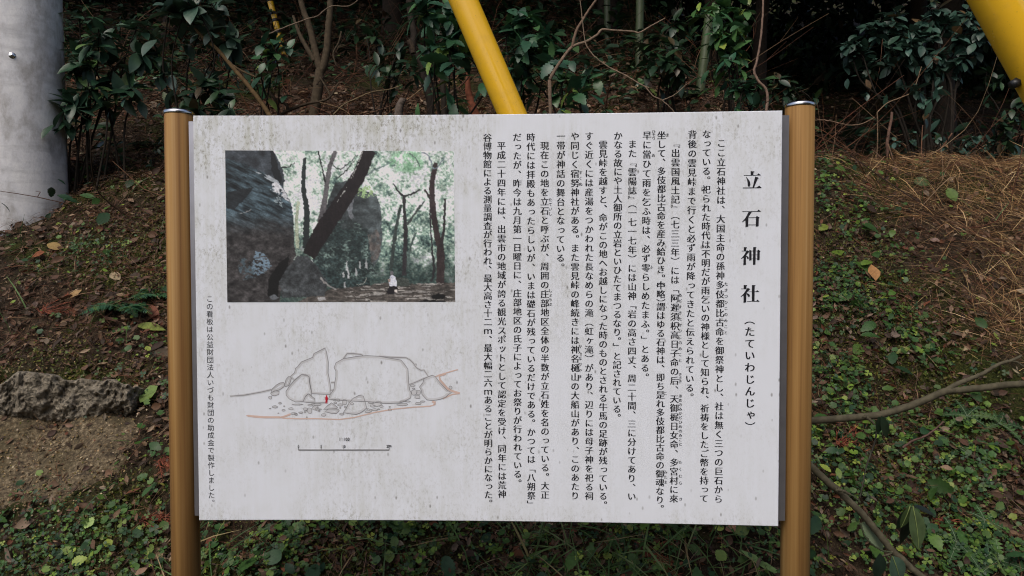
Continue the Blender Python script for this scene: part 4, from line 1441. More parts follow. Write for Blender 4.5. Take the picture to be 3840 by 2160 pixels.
shrub('broadleaf_shrub', 'dark loose shrub growing right beside the utility pole', 'shrub', on(330, 420, 3.5),
      [(300, 70, 3.5, .05, 1), (370, 110, 3.4, .06, 2), (510, 110, 3.5, .08, 2), (310, 200, 3.4, .08, 3), (520, 190, 3.5, .07, 2), (290, 250, 3.4, .06, 2), (420, 250, 3.5, .1, 3), (330, 310, 3.4, .06, 2), (450, 330, 3.5, .07, 2), (590, 190, 3.6, .05, 2), (260, 380, 3.4, .05, 2)], .11, pl((40, 68, 48, 4), (58, 84, 66, 3), (84, 112, 64, .8)), LEAF_OVAL, wid=.95)
shrub('sapling', 'round leaved sapling left of the forked trunk', 'sapling', on(1030, 300, 3.6),
      [(1060, 150, 3.5, .04, 1), (1080, 180, 3.5, .03, 1), (985, 205, 3.5, .03, 1), (990, 165, 3.5, .03, 1), (1010, 195, 3.5, .05, 1)], .08, P_AUC, LEAF_OVAL, 0.005, 1.2, (3, 5))
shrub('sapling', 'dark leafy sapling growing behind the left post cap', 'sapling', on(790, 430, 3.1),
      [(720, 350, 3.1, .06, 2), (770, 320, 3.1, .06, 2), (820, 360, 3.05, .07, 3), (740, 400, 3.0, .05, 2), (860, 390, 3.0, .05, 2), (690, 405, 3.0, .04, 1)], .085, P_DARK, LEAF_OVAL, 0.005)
shrub('small_leaved_shrub', 'dense bluish small leaved shrub in the dark at the upper right', 'shrub', on(3480, 320, 4.0),
      [(3230, 190, 4.0, .12, 6), (3190, 190, 4.0, .08, 4), (3290, 130, 4.0, .12, 7), (3360, 110, 4.0, .14, 8), (3430, 150, 4.0, .15, 9), (3500, 60, 4.0, .12, 7), (3560, 70, 4.0, .12, 7), (3600, 120, 4.0, .14, 9), (3660, 140, 4.0, .12, 7), (3530, 180, 3.95, .14, 9), (3450, 210, 3.95, .12, 6), (3380, 180, 3.95, .12, 6), (3600, 220, 4.0, .12, 5), (3270, 240, 4.0, .08, 3), (3680, 80, 4.1, .1, 5), (3500, 260, 4.0, .1, 3)], .075, P_BLUE, LEAF_OVAL, 0.008, 1.15, (5, 8))
shrub('sapling', 'slim sapling with one whorl of leaves under the small leaved shrub', 'sapling', on(3495, 470, 3.7),
      [(3510, 352, 3.6, .012, 1), (3440, 325, 3.65, .03, 1)], .075, P_BLUE, LEAF_OVAL, 0.004)
shrub('sapling', 'sparse leafy sapling at the right edge below the small leaved shrub', 'sapling', on(3760, 560, 4.0),
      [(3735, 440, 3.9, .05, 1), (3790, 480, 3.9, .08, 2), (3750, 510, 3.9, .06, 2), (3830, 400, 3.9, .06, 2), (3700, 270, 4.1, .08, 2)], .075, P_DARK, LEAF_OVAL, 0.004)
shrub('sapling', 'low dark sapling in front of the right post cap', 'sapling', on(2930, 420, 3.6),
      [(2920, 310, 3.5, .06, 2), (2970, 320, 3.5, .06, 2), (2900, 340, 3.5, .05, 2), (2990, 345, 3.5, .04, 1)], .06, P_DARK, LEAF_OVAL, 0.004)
shrub('trailing_ivy', 'dark ivy spreading in the shade above the straw ledge', 'ivy', on(3650, 600, 4.2),
      [(3560, 560, 4.0, .09, 5), (3620, 560, 4.0, .1, 6), (3680, 550, 4.0, .1, 6), (3740, 565, 4.0, .1, 5), (3590, 590, 3.9, .08, 5), (3500, 585, 3.9, .06, 3), (3390, 510, 4.0, .06, 3)], .04, P_BLUE, LEAF_OVAL, 0.003, 1.3)
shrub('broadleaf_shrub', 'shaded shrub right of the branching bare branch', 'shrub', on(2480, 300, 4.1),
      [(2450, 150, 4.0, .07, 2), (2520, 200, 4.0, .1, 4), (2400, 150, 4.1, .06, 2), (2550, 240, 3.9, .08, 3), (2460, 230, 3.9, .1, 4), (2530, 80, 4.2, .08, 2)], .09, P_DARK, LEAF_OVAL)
shrub('sapling', 'knee high sapling with broad leaves below the bare branch', 'sapling', on(2150, 380, 3.3),
      [(2065, 222, 3.2, .025, 1), (2150, 225, 3.2, .03, 1), (2220, 240, 3.2, .025, 1), (2100, 275, 3.2, .04, 1), (2170, 330, 3.1, .04, 1), (2160, 355, 3.1, .03, 1), (2210, 280, 3.2, .03, 1)], .085, P_AUC, LEAF_TOOTH, 0.005, 1.1, (3, 5))
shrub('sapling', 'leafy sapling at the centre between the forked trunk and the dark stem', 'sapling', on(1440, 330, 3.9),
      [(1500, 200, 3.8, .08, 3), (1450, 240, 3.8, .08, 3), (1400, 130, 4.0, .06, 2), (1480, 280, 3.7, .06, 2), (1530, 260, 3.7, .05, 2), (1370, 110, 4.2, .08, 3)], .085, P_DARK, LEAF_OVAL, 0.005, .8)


def fern(label, px, py, n, length, pal=P_DARK, lean=0.4, base=None):
    b = gp(px, py) if base is None else base
    t = thing('fern', label, 'fern', b, 'ferns on the slope')
    for k in range(n):
        gfr = Geo()
        a = rng.uniform(0, 6.28) if n < 3 else k * 6.28 / n + rng.normal() * 0.3
        d = np.array([math.cos(a), math.sin(a) * 0.8 - 0.25, 0])
        L = length * rng.uniform(0.75, 1.1)
        s = np.linspace(0, 1, 9)
        pth = b + d * (s[:, None] * L * 0.85) + np.array([0, 0, 1.0]) * (L * (0.7 * s - 0.75 * s * s))[:, None] + np.array([0, 0, 0.01])
        if abs(d[1]) < 9:
            pth[:, 2] = np.maximum(pth[:, 2], H(pth[:, 0], pth[:, 1]) + 0.012)
        tube(gfr, pth, np.linspace(0.0022, 0.0008, 9), 4, lin(70, 76, 48), cap=False)
        m = 22
        ss = np.linspace(0.12, 0.98, m)
        P = np.stack([np.interp(ss, s, pth[:, q]) for q in range(3)], -1)
        tg = np.gradient(P, axis=0)
        tg /= np.linalg.norm(tg, axis=1)[:, None]
        up = np.array([0, -0.2, 1.0])
        for sd in (-1, 1):
            sv = np.cross(tg, up) * sd
            dirs = sv + 0.35 * tg + 0.1 * rng.normal(size=(m, 3))
            pl_ = L * 0.26 * np.sin(np.pi * np.clip(ss * 0.9 + 0.12, 0, 1)) + 0.006
            scatter(gfr, LEAF_SMALL, P, frames(dirs, np.tile(up, (m, 1))), np.stack([pl_ * 0.6, pl_, pl_], -1), pick(pal, m, 0.15))
        gfr.build('frond', M_HERB, t)
    return t


P_FERN = pl((48, 86, 60, 3), (64, 102, 64, 2), (90, 118, 60, 1))
fern('low green fern on the litter left of the left post', 470, 1180, 6, .17, P_FERN)
fern('small dark fern close against the left post, above the green leaf', 590, 1130, 5, .12, P_FERN)
fern('dark fern near the left post halfway up its height', 560, 560, 5, .17)
fern('dark fern between the utility pole and the left post, high up', 430, 400, 6, .2)
fern('pale fern under the bare branch at the top of the picture', 2080, 200, 5, .22, P_FERN)
fern('fern in the shade at the left of the dark stem', 1400, 200, 6, .3)
fern('fern at the foot of the shrub right of the yellow cover', 2560, 380, 5, .2)


def thistle(label, px, py, n, length):
    b = gp(px, py)
    t = thing('thistle', label, 'thistle', b, 'thistle rosettes on the lower right slope')
    nm = normals(np.array([b[0]]), np.array([b[1]]))[0]
    gt = Geo()
    a = np.arange(n) * 2.4 + rng.normal(size=n) * 0.2
    b1 = np.cross(nm, [0, 1, 0.2])
    b1 /= np.linalg.norm(b1)
    b2 = np.cross(nm, b1)
    d = b1[None] * np.cos(a)[:, None] + b2[None] * np.sin(a)[:, None]
    L = length * rng.uniform(0.6, 1.1, n)
    R = frames(d + nm * rng.uniform(0.25, 0.7, (n, 1)), np.tile(nm, (n, 1)))
    scatter(gt, THISTLE, np.tile(b + nm * 0.01, (n, 1)), R, np.stack([L * 1.05, L, L], -1), pick(pl((50, 76, 44, 3), (60, 88, 50, 2), (80, 106, 62, 1)), n, 0.12))
    gt.build('leaf_rosette', M_DULL, t)
    gv = Geo()
    for k in range(n):
        s = np.linspace(0, 0.95, 6)
        Pm = np.stack([0 * s, s, -0.45 * s * s + 0.004], -1) * L[k]
        tube(gv, (R[k] @ Pm.T).T + b + nm * 0.011, np.linspace(0.0014, 0.0005, 6), 4, lin(120, 140, 108), cap=False)
    gv.build('midrib', M_HERB, t)


thistle('thistle rosette below the fork of the fallen branch', 3625, 1570, 9, .085)
thistle('thistle rosette at the right edge below the fallen branch', 3740, 1600, 8, .08)
thistle('thistle rosette with upright leaf, right of the small dry twig', 3590, 1690, 7, .075)
thistle('thistle rosette right of the large dark hanging leaf', 3580, 2040, 8, .08)
thistle('big thistle rosette in the bottom right corner', 3740, 2110, 9, .10)
thistle('thistle rosette above the one in the bottom right corner', 3690, 1960, 7, .07)
thistle('thistle rosette under the middle of the sign panel', 2040, 2010, 7, .06)


# ------------------------------------------------------------------ bare branches, stems, vines
def pxpath(s, D, n=None, dD=0.0, jig=0.0):
    pts = prs(s)
    m = len(pts)
    P = np.array([at(a, b, D + dD * k / max(1, m - 1)) for k, (a, b) in enumerate(pts)])
    P = smooth_path(P, n or 8 * m)
    if jig:
        P = P + jig * rng.normal(size=P.shape)
    return P


def to_ground(P):
    """prolong a path's last point down into the ground"""
    b = P[-1]
    q = np.array([b[0], b[1] + 0.03, float(H(b[0], b[1] + 0.03)) - 0.05])
    if q[2] < b[2] - 0.02:
        P = np.concatenate([P, smooth_path([b, (b + q) / 2 + np.array([0.01, 0, 0]), q], 8)[1:]])
    return P


def stems(name, label, cat, paths, group=None, ground=(0,), rough=0.12):
    """paths: (pixel polyline from top to bottom, D, radius px top, radius px bottom, colour)"""
    first = True
    t = None
    for k, (s, D, r0, r1, colr) in enumerate(paths):
        P = pxpath(s, D, jig=0.0004)
        if k in ground:
            P = to_ground(P)
        if t is None:
            b = P[-1]
            t = thing(name, label, cat, b, group)
        gg = Geo()
        tube(gg, P, np.linspace(r0, r1, len(P)) * D / FPX, 9 if r1 > 8 else 6, lin(*colr), rough=rough)
        gg.build('trunk' if k == 0 and cat == 'tree' else 'branch', M_BARK, t)
    return t


BK = (74, 64, 50)
stems('forked_tree', 'slender tree with a forked trunk above the printed photograph', 'tree', [
    ('1200,262 1196,300 1188,360 1178,430 1174,500', 4.1, 17, 22, BK), ('1118,-40 1135,30 1160,100 1180,180 1192,230 1203,268', 4.1, 9, 15, BK),
    ('1240,-40 1238,30 1232,100 1226,180 1215,240 1203,268', 4.1, 11, 15, BK), ('1100,60 1120,120 1145,170 1180,228', 4.1, 5, 10, BK),
    ('1262,250 1250,200 1270,160 1280,120', 4.1, 2.5, 4, BK), ('1200,290 1230,340 1240,370', 4.0, 4, 3, BK)], ground=(0,))
stems('bare_branch', 'arched dark branch rising left of the forked trunk', 'branch', [
    ('1270,310 1230,370 1150,390 1080,415 1040,440', 3.6, 3, 8, (66, 56, 44)), ('960,280 1000,330 1030,370 1045,430', 3.6, 3, 6, (66, 56, 44)), ('1080,410 1070,390 1020,360 980,280', 3.6, 7, 4, (66, 56, 44))], ground=(0,))
stems('leaning_stem', 'leaning brown stem running down to the left post cap', 'stem', [
    ('700,60 725,95 760,140 815,185 870,250 930,320 990,400 1020,450', 3.05, 5, 10, (92, 74, 48)), ('815,185 880,250 960,290', 3.05, 6, 3, (80, 66, 46))], ground=(0,))
stems('dark_stem_tree', 'crooked dark tree stem with a pale cut stub', 'tree', [
    ('1530,-40 1540,60 1552,130 1548,190 1575,230 1590,300 1610,370 1618,440', 3.9, 12, 15, (44, 38, 32)), ('1530,150 1545,175 1550,200', 3.75, 11, 10, (58, 48, 38))], ground=(0,))
stems('dark_stem_tree', 'straight dark tree stem just left of the yellow cover', 'tree', [('1668,-40 1664,60 1658,130 1660,300 1665,440', 4.2, 8, 11, (50, 44, 36))], ground=(0,))
stems('tree_stump', 'reddish broken trunk stump left of the yellow cover', 'stump', [('1758,262 1754,320 1762,370 1785,440', 3.8, 7, 20, (110, 64, 46)), ('1768,270 1748,300 1720,330', 3.75, 3, 4, (80, 56, 44))], ground=(0,))
stems('tree_stump', 'short grey stump just above the edge of the sign panel', 'stump', [('1512,372 1498,400 1492,440', 3.6, 13, 18, (98, 88, 80))], ground=(0,))
stems('bare_branch', 'bare grey branch bent like an elbow, right of the yellow cover', 'branch', [
    ('2493,69 2440,98 2398,122 2370,118 2300,114 2258,111 2240,130 2200,155 2146,176 2110,220 2085,256 2060,300', 3.0, 2.2, 7, (122, 104, 88)), ('2242,-10 2210,35 2185,75 2160,120 2146,176', 3.0, 4, 6, (112, 92, 76))], ground=(0,))
stems('hanging_vine', 'long thin vine hanging from the dark and trailing to the panel edge', 'vine', [
    ('2172,-20 2180,40 2188,110 2195,160 2215,195 2245,225 2290,255 2345,282 2400,315 2435,330', 2.9, 1.6, 3, (130, 112, 94)), ('2420,325 2450,360 2482,376 2520,410 2540,440', 2.9, 2.5, 1.5, (130, 112, 94)), ('2484,376 2530,355 2575,315', 2.9, 2, 1.2, (130, 112, 94))], ground=())
stems('hanging_vine', 'thin upright vine left of the right post cap', 'vine', [
    ('2862,-20 2860,60 2852,150 2838,230 2828,268 2845,305 2872,335 2878,380 2870,430', 3.2, 3.5, 6, (126, 104, 90))], ground=(0,))
stems('bare_branch', 'thin bare twig crossing in front of the forked trunk', 'branch', [('1352,-10 1310,22 1240,24 1190,60 1150,72 1050,110 980,140', 3.8, 1.5, 2.5, (120, 104, 88))], ground=())
stems('bare_branch', 'thin bare twig curving over the litter above the panel', 'branch', [('1510,318 1460,335 1395,345 1340,368 1290,392 1250,430', 3.4, 1.5, 3, (112, 98, 74)), ('1200,385 1260,400 1300,420 1320,440', 3.4, 2.5, 2.5, (104, 84, 62))], ground=(0,))
stems('bare_branch', 'pale dead twig standing at the right beyond the straw', 'branch', [('3455,250 3440,300 3420,345 3380,365 3330,385 3290,420', 3.8, 1.5, 2.5, (126, 106, 84)), ('3345,420 3342,450 3336,480 3326,540', 3.6, 5, 6, (108, 84, 72))], ground=(0, 1))
stems('bare_branch', 'crooked bare twigs rising from the dark end of the straw ledge', 'branch', [('3460,470 3456,540 3458,585 3480,610', 3.7, 2, 3, (128, 94, 74)), ('3570,500 3520,565 3460,580', 3.7, 3, 4, (104, 76, 60)), ('3330,540 3350,600 3365,640', 3.5, 3, 2, (118, 94, 76)), ('3270,560 3310,600 3320,650', 3.5, 2, 3, (118, 94, 76)), ('3840,590 3770,600 3720,630', 3.7, 3, 2, (120, 104, 80))], ground=(0,))
stems('bare_branch', 'grey stick lying along the straw at the right edge', 'branch', [('3850,680 3780,676 3700,668 3640,660', 3.4, 5, 4, (110, 88, 72))], ground=())
stems('bare_branch', 'thin twig lying in the dark above the right half of the panel', 'branch', [('2940,460 3000,455 3080,450 3140,460 3180,470', 3.4, 1.5, 2, (128, 106, 86)), ('3180,470 3230,465 3280,440', 3.4, 2, 1.5, (128, 106, 86))], ground=())
stems('small_twig', 'short dry twig on the herbs below the fallen branch', 'twig', [('3540,1580 3480,1630 3420,1655 3385,1680', 2.02, 3, 5, (96, 74, 66)), ('3510,1610 3560,1625 3580,1630', 2.02, 3, 2, (96, 74, 66))], ground=())
for k, (s, D) in enumerate([('560,60 620,160 640,200', 3.3), ('880,-10 1000,60 1104,112', 3.4), ('1360,60 1390,110 1402,120', 4.2), ('1380,-10 1375,20 1400,60 1412,90', 4.2), ('2080,-10 2090,40 2100,100 2110,180', 3.4), ('1330,240 1310,150 1300,148', 3.9), ('3130,260 3110,190 3140,120 3168,75', 3.9), ('2340,10 2370,50 2420,130', 3.5)]):
    pass

# fallen limbs in front on the right, behind the right post
BR = (84, 79, 63)
limb = stems('fallen_branch', 'long grey green fallen branch sloping up to the right behind the right post', 'branch', [
    ('3920,1438 3840,1440 3760,1445 3680,1455 3600,1462 3545,1468 3470,1500 3390,1530 3300,1555 3200,1566 3100,1574 3000,1580 2900,1590', 1.72, 13, 14, BR), ('3830,1335 3790,1352 3740,1368 3690,1398 3640,1420 3590,1440 3545,1466', 1.72, 5, 10, BR),
    ('3240,1560 3262,1575 3280,1592', 1.70, 8, 3, BR), ('3300,1552 3290,1600 3280,1660 3255,1730 3240,1790 3226,1862', 1.74, 4, 2.5, (70, 70, 60)), ('3790,1352 3820,1362 3850,1385', 1.72, 5, 3, BR)], ground=(), rough=0.05)
limb2 = stems('fallen_branch', 'grey green fallen branch dropping to the bottom edge right of the right post', 'branch', [
    ('2930,1660 3000,1712 3040,1748 3095,1800 3140,1838 3185,1880 3235,1930 3290,1995 3340,2060 3380,2095 3440,2150 3520,2210', 1.62, 14, 12, BR), ('3190,1855 3160,1840 3140,1836', 1.6, 4, 8, BR), ('3225,1960 3250,2020 3300,2060 3345,2072', 1.6, 3, 4, (66, 72, 52)), ('3150,1840 3200,1860 3225,1885', 1.65, 3, 5, (66, 72, 52)),
    ('3310,2085 3330,2080 3350,2068', 1.6, 4, 5, BR)], ground=(), rough=0.05)


def leafpart(parent, base, tip, D, wpx, colr, dz=0.0, name='leaf', normal=None, tmpl=LEAF_OVAL, label=None, rib=None):
    gg = Geo()
    A_, B_ = at(base[0], base[1], D), at(tip[0], tip[1], D - dz)
    v = B_ - A_
    L = np.linalg.norm(v)
    up = np.array(normal if normal is not None else (0.25, -1.0, 0.35))
    R = frames(v[None], up[None])
    wd = wpx * D / FPX / 2 / 0.23
    scatter(gg, tmpl, A_[None], R, np.array([[wd, L, L * 0.6]]), lin(*colr)[None])
    if rib is not None:
        s = np.linspace(0, 0.97, 7)
        Pm = np.stack([0 * s, s * L, (-0.25 * s * s) * L * 0.6 + 0.0012], -1)
        tube(gg, (R[0] @ Pm.T).T + A_, np.linspace(0.0013, 0.0004, 7), 4, lin(*rib), cap=False)
    o = gg.build(name, M_LEAF, parent)
    if label:
        o['label'] = label
    return o


RIB = (126, 140, 84)
leafpart(limb2, (3422, 1898), (3462, 2066), 1.60, 72, (72, 88, 56), 0.02, rib=RIB)
leafpart(limb2, (3412, 1895), (3385, 1985), 1.61, 40, (60, 76, 44), rib=RIB)
leafpart(limb2, (3425, 1898), (3515, 1925), 1.62, 40, (28, 38, 28), normal=(0.1, -0.4, 1))
leafpart(limb2, (3415, 1900), (3370, 1990), 1.64, 46, (26, 36, 26))
leafpart(limb2, (3410, 1905), (3390, 2050), 1.66, 46, (28, 38, 26))
leafpart(limb2, (3300, 2075), (3296, 2180), 1.6, 60, (32, 46, 36))
leafpart(limb2, (3345, 2085), (3390, 2190), 1.6, 80, (66, 88, 72), rib=RIB)
leafpart(limb2, (3232, 1960), (3330, 2065), 1.63, 54, (120, 136, 108), tmpl=LEAF_TOOTH)
leafpart(limb, (3305, 1560), (3335, 1645), 1.7, 40, (34, 48, 32))
leafpart(limb, (3296, 1562), (3300, 1630), 1.7, 34, (30, 44, 30))

# ------------------------------------------------------------------ single leaves one can pick out, dead cedar sprays
def lone(name, label, base, tip, wpx, colr, tmpl=LEAF_OVAL, lift=0.016, tiltv=None):
    a, b = ground_px(*base), ground_px(*tip)
    nm = normals(np.array([a[0]]), np.array([a[1]]))[0]
    L = np.linalg.norm(b - a)
    gg = Geo()
    up = nm + (np.array(tiltv) if tiltv is not None else 0)
    D = (a - CAM) @ CF
    scatter(gg, tmpl, (a + nm * lift)[None], frames((b - a + nm * 0.15 * L)[None], up[None]), np.array([[wpx * D / FPX / 2 / 0.23, L, L * 0.8]]), lin(*colr)[None])
    tag(gg.build(name, M_LITTER if 'fallen' in name else M_HERB, origin=a), label, 'leaf')


lone('fallen_leaf', 'long yellow green leaf lying left of the left post', (512, 1232), (622, 1246), 40, (118, 130, 62))
lone('fallen_leaf', 'reddish brown oval leaf lying against the left post', (548, 1150), (594, 1216), 42, (116, 72, 54))
lone('fallen_leaf', 'yellowed leaf lying right of the utility pole base', (185, 925), (240, 945), 36, (140, 116, 68))
lone('fallen_leaf', 'pale tan leaf lying on the litter left of the left post', (420, 1035), (455, 1060), 36, (160, 142, 112))
lone('fallen_leaf', 'orange leaf lying below the utility pole', (125, 975), (185, 975), 36, (124, 72, 42), LEAF_LITTER)
lone('fallen_leaf', 'buff curled leaf lying above the low green fern', (255, 1135), (325, 1115), 36, (156, 126, 84), LEAF_LITTER)
lone('fallen_leaf', 'round pinkish leaf on the litter beside the utility pole', (280, 690), (318, 690), 44, (150, 106, 78))
lone('fallen_leaf', 'orange and white leaf standing up on the herbs right of the right post', (3275, 1075), (3250, 1030), 40, (164, 120, 74), LEAF_LITTER, 0.03, (0, -1.2, 0))
lone('fallen_leaf', 'broad pinkish brown leaf under the lower right corner of the panel', (2735, 1975), (2755, 2015), 60, (168, 124, 100), LEAF_LITTER)
lone('fallen_leaf', 'pale grey leaf lying above the fallen branch fork', (3370, 1320), (3405, 1335), 26, (176, 166, 150))
lone('herb_leaf', 'yellow green lobed leaf just under the panel edge, left of the pinkish leaf', (2690, 2012), (2678, 1990), 36, (150, 166, 70), LEAF_TOOTH, 0.03)
lone('herb_leaf', 'large drooping green leaf at the bottom edge, left of the right post', (2705, 2086), (2680, 2118), 44, (112, 136, 58), LEAF_TOOTH, 0.035)
lone('herb_leaf', 'heart shaped green leaf at the bottom edge beside the right post', (2845, 2125), (2830, 2150), 66, (118, 146, 84), ROUND, 0.04)
lone('herb_leaf', 'broad olive leaf touching the lower right corner of the panel', (2800, 2010), (2745, 2020), 46, (96, 116, 52), LEAF_OVAL, 0.035)
lone('herb_leaf', 'big dark green leaf in the bottom edge, right of the left post', (1010, 2150), (1060, 2090), 70, (62, 92, 60), LEAF_OVAL, 0.035)
lone('herb_leaf', 'upright olive leaf under the middle of the rock drawing', (1460, 2130), (1455, 2080), 40, (104, 128, 62), LEAF_OVAL, 0.03)
lone('herb_leaf', 'bright lobed leaf on the bare soil left of the left post', (340, 1975), (365, 1985), 44, (150, 178, 96), LEAF_TOOTH, 0.03)
lone('herb_leaf', 'rounded green leaf at the right end of the grey rock', (540, 1500), (590, 1510), 44, (116, 140, 74), ROUND, 0.03)


def cedar(label, px, py, ang, L):
    b = gp(px, py)
    nm = normals(np.array([b[0]]), np.array([b[1]]))[0]
    dx = np.array([1, 0, 0.0])
    dy = np.cross(nm, dx)
    gg = Geo()
    for k in range(6):
        a = math.radians(ang + rng.normal() * 22)
        d = dx * math.cos(a) + dy * math.sin(a)
        l_ = L * rng.uniform(0.6, 1)
        s = np.linspace(0, 1, 6)[:, None]
        P = b + nm * 0.014 + d * l_ * s + nm * (0.02 * s * (1 - s)) + dy * 0.02 * rng.normal() * s * s
        tube(gg, P, np.linspace(0.0022, 0.001, 6), 4, lin(120, 66, 46), cap=False)
        m = 26
        ss = rng.random(m)
        pp = P[0] + (P[-1] - P[0]) * ss[:, None] + nm * (0.02 * ss * (1 - ss))[:, None]
        dirs = d + 0.8 * rng.normal(size=(m, 3))
        scatter(gg, STRAW, pp, frames(dirs, np.tile(nm, (m, 1))), np.stack([np.full(m, .14), np.full(m, .018), np.full(m, .02)], -1), pick(pl((140, 78, 54, 2), (110, 60, 44, 2)), m))
    tag(gg.build('dead_cedar_spray', M_LITTER, origin=b), label, 'cedar spray', 'dead cedar sprays on the slope')


cedar('rust brown cedar spray on the herbs below the fallen branch', 3130, 1680, 35, .12)
cedar('rust brown cedar spray beside the large hanging leaf', 3500, 1960, -60, .07)
cedar('rust brown cedar spray right of the bare soil beside the left post', 600, 1740, 10, .08)
cedar('rust brown cedar spray beside the left post under the level of the rock', 520, 1960, 5, .1)
cedar('rust brown cedar spray under the panel near its bottom middle', 2420, 2080, -40, .1)
cedar('rust brown cedar spray above the grey rock', 150, 1180, 10, .13)


# ------------------------------------------------------------------ bamboo, woodland trees and the thicket behind
def culm(label, px, py, D, rpx, topz, lean):
    b = on(px, py, D)
    t = thing('bamboo_culm', label, 'bamboo', b, 'bamboo culms in the dark wood')
    r = rpx * D / FPX
    z = np.arange(-0.1, topz, 0.05)
    pth = b + np.stack([lean * z, 0.02 * z, z], -1)
    rr_ = np.array([r * (1.10 if abs((zz_ + 0.1) % 0.3 - 0.0) < 0.02 else 1.0) for zz_ in z])
    gg = Geo()
    tube(gg, pth, rr_, 14)
    gg.build('stalk', M_BAMBOO, t, usecol=False)
    gg = Geo()
    for k in np.arange(0.2, topz, 0.3):
        q = b + np.array([lean * k, 0.02 * k, k])
        tube(gg, [q, q + np.array([0, 0, 0.006])], r * 1.14, 14)
    gg.build('node_rings', M_BAMBOO, t, usecol=False)


culm('green bamboo culm standing behind the bent bare branch', 2395, 150, 5.0, 15, 5.0, 0.02)
culm('short cut bamboo culm leaning in the dark right of the bent bare branch', 2625, 225, 4.4, 17, 0.55, 0.12)
culm('dim bamboo culm deep in the wood left of the green one', 2280, 120, 6.0, 12, 5.0, -0.02)


def tree(label, x, y, r, ch, cr, nl, lean=0.0, fwd=0.0):
    b = np.array([x, y, float(H(x, y))])
    t = thing('woodland_tree', label, 'tree', b, 'evergreen trees of the dark wood')
    gg = Geo()
    top = b + np.array([lean * ch, -fwd, ch])  # fwd pushes the crown out over the slope to shade it
    pth = smooth_path([b - np.array([0, 0, 0.2]), b + np.array([lean * ch * 0.4 + 0.06 * rng.normal(), 0.05 * rng.normal(), ch * 0.45]), top], 14)
    tube(gg, pth, np.linspace(r, r * 0.45, 14), 10, lin(56, 48, 40), rough=0.15)
    limbs = []
    for k in range(9):
        f = rng.uniform(0.5, 1.0)
        s0 = pth[int(f * 13)]
        v = rng.normal(size=3)
        v[2] = abs(v[2]) * 0.5
        v /= np.linalg.norm(v)
        e_ = top + v * cr * rng.uniform(0.6, 0.95) * np.array([1, 1, 0.6])
        limbs.append(e_)
        tube(gg, smooth_path([s0, (s0 + e_) / 2 + np.array([0, 0, 0.15]), e_], 8), np.linspace(r * 0.4, r * 0.12, 8), 6, lin(56, 48, 40))
    gg.build('trunk', M_BARK, t)
    gl = Geo()
    cl = np.array(limbs + [top])
    i_ = rng.integers(0, len(cl), nl)
    v = rng.normal(size=(nl, 3))
    v /= np.linalg.norm(v, axis=1)[:, None]
    pos = cl[i_] + v * (cr * 0.48 * rng.random((nl, 1)) ** 0.6) * np.array([1, 1, 0.75])
    R = frames(v + 0.6 * rng.normal(size=(nl, 3)), np.array([0, 0, 1.0]) + 0.5 * rng.normal(size=(nl, 3)))
    L = rng.uniform(0.12, 0.24, nl)
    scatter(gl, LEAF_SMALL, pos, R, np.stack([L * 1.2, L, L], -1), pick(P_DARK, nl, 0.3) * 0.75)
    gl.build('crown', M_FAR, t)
    return t


TREES = [(-5.1, 4.8, .11, 3.2, 2.2, 0.7, 'evergreen tree farthest left, beyond the utility pole'), (-3.3, 5.2, .10, 3.1, 2.2, 0.9, 'evergreen tree behind the dark loose shrub beside the utility pole'), (-1.2, 5.1, .10, 2.9, 2.2, 1.7, 'evergreen tree behind the forked trunk'),
         (0.75, 5.3, .10, 2.8, 2.2, 1.8, 'evergreen tree behind the toothed shrub right of the yellow cover'), (2.3, 5.6, .09, 3.6, 2.2, 2.0, 'evergreen tree behind the upright vine left of the right post cap'), (4.1, 5.7, .12, 3.7, 2.3, 2.0, 'evergreen tree behind the small leaved shrub at the upper right'),
         (6.1, 5.3, .12, 3.8, 2.3, 1.6, 'evergreen tree farthest right beyond the straw ledge'), (-3.4, 7.6, .12, 4.0, 2.4, 0.5, 'second row evergreen tree seen past the distant striped guy cover'),
         (-0.6, 8.2, .12, 4.0, 2.4, 0.5, 'second row evergreen tree seen past the dark stems'), (2.4, 7.8, .12, 4.2, 2.4, 0.5, 'second row evergreen tree seen past the bamboo'),
         (4.9, 8.0, .12, 4.4, 2.5, 0.5, 'second row evergreen tree deep behind the small leaved shrub'), (-6.8, 6.8, .12, 4.4, 2.5, 0.8, 'second row evergreen tree beyond the left edge'),
         (7.8, 7.0, .12, 4.2, 2.5, 0.8, 'second row evergreen tree beyond the right edge')]
for k_, lb in enumerate(('leftmost', 'second from the left', 'third from the left', 'third from the right', 'second from the right', 'rightmost')):  # unseen back row, put in to keep sky light off the thicket
    TREES.append((-6.6 + 3.1 * k_, 10.6 + 0.5 * (k_ % 2), .13, 4.4, 2.7, 0.4, 'unseen evergreen tree of a back row added to shade the wood, ' + lb))
for x_, y_, r_, ch_, cr_, fw_, lb in TREES:
    tree(lb, x_, y_, r_, ch_, cr_, 7000, 0.05 * rng.normal(), fw_)

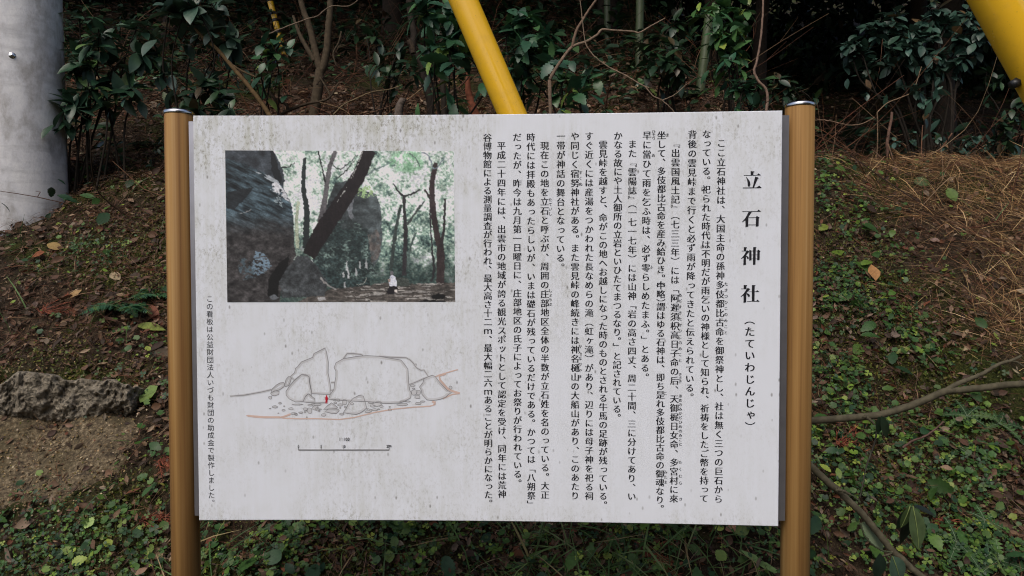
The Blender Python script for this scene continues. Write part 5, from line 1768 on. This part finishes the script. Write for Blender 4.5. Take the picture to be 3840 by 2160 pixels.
g = Geo()
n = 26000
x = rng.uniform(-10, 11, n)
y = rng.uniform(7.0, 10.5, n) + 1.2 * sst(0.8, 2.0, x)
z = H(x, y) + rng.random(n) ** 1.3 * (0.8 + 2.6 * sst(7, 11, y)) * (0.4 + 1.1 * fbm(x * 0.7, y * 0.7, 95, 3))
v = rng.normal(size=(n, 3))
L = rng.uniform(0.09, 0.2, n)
scatter(g, LEAF_SMALL, np.stack([x, y, z], -1), frames(v, np.array([0, -0.3, 1.0]) + 0.5 * rng.normal(size=(n, 3))), np.stack([L * 1.1, L, L], -1), pick(P_DARK, n, 0.3) * 0.55)  # leaf colours darkened to deepen the shade of the wood
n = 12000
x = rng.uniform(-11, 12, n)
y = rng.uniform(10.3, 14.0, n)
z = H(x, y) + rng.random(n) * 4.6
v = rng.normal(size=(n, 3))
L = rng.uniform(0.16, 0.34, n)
scatter(g, LEAF_SMALL, np.stack([x, y, z], -1), frames(v, np.array([0, -0.3, 1.0]) + 0.5 * rng.normal(size=(n, 3))), np.stack([L * 1.1, L, L], -1), pick(P_DARK, n, 0.3) * 0.55)  # same darkened leaf colours, standing in for deep shade
x = rng.uniform(-5, 6, 9000)
y = rng.uniform(3.0, 6.6, 9000)
k = fbm(x * 1.3, y * 1.3, 96, 3) > 0.48
x, y = x[k], y[k]
n = len(x)
z = H(x, y) + 0.03 + rng.random(n) ** 1.6 * 0.38
L = rng.uniform(0.05, 0.11, n)
scatter(g, LEAF_OVAL, np.stack([x, y, z], -1), frames(rng.normal(size=(n, 3)) * np.array([1, 1, 0.4]), np.array([0, -0.3, 1.0]) + 0.35 * rng.normal(size=(n, 3))), np.stack([L, L, L], -1), pick(P_DARK, n, 0.3))
F_UND = field([(300, 250, .25, .8), (420, 380, .25, .8), (330, 520, .2, .7), (560, 330, .25, .8), (480, 620, .15, .5), (280, 640, .12, .6), (700, 250, .3, .7), (850, 330, .25, .5), (600, 480, .15, .6), (2300, 300, .3, .7), (2600, 330, .3, .8), (2450, 250, .4, .7), (2800, 380, .25, .7), (2100, 350, .2, .5), (3100, 480, .2, .7), (3200, 560, .15, .4), (230, 800, .08, .9), (3120, 560, .12, .5), (1380, 330, .2, .3), (1350, 180, .4, .4)])
x = rng.uniform(-3.5, 3.5, 60000)
y = rng.uniform(1.0, 5.0, 60000)
k = rng.random(60000) < 0.33 * np.clip(fval(F_UND, x, y), 0, 1) * sst(0.38, 0.6, fbm(x * 4, y * 4, 97, 3))
x, y = x[k], y[k]
n = len(x)
z = H(x, y) + 0.015 + rng.random(n) ** 1.8 * 0.16
L = rng.uniform(0.03, 0.085, n)
tm = rng.random(n) < 0.6
R = frames(rng.normal(size=(n, 3)) * np.array([1, 1, 0.4]), np.array([0, -0.5, 1.0]) + 0.4 * rng.normal(size=(n, 3)))
g2 = Geo()
for mk, tmpl_ in ((tm, LEAF_OVAL), (~tm, LEAF_TOOTH)):
    scatter(g2, tmpl_, np.stack([x, y, z], -1)[mk], R[mk], np.stack([L, L, L], -1)[mk], pick(pl((40, 66, 46, 4), (54, 80, 50, 3), (70, 98, 60, 1), (96, 112, 58, .4)), int(mk.sum()), 0.3))
tag(g2.build('low_undergrowth', M_LEAF), 'low dark green leafy plants covering the shaded upper slope', 'undergrowth', kind='stuff')
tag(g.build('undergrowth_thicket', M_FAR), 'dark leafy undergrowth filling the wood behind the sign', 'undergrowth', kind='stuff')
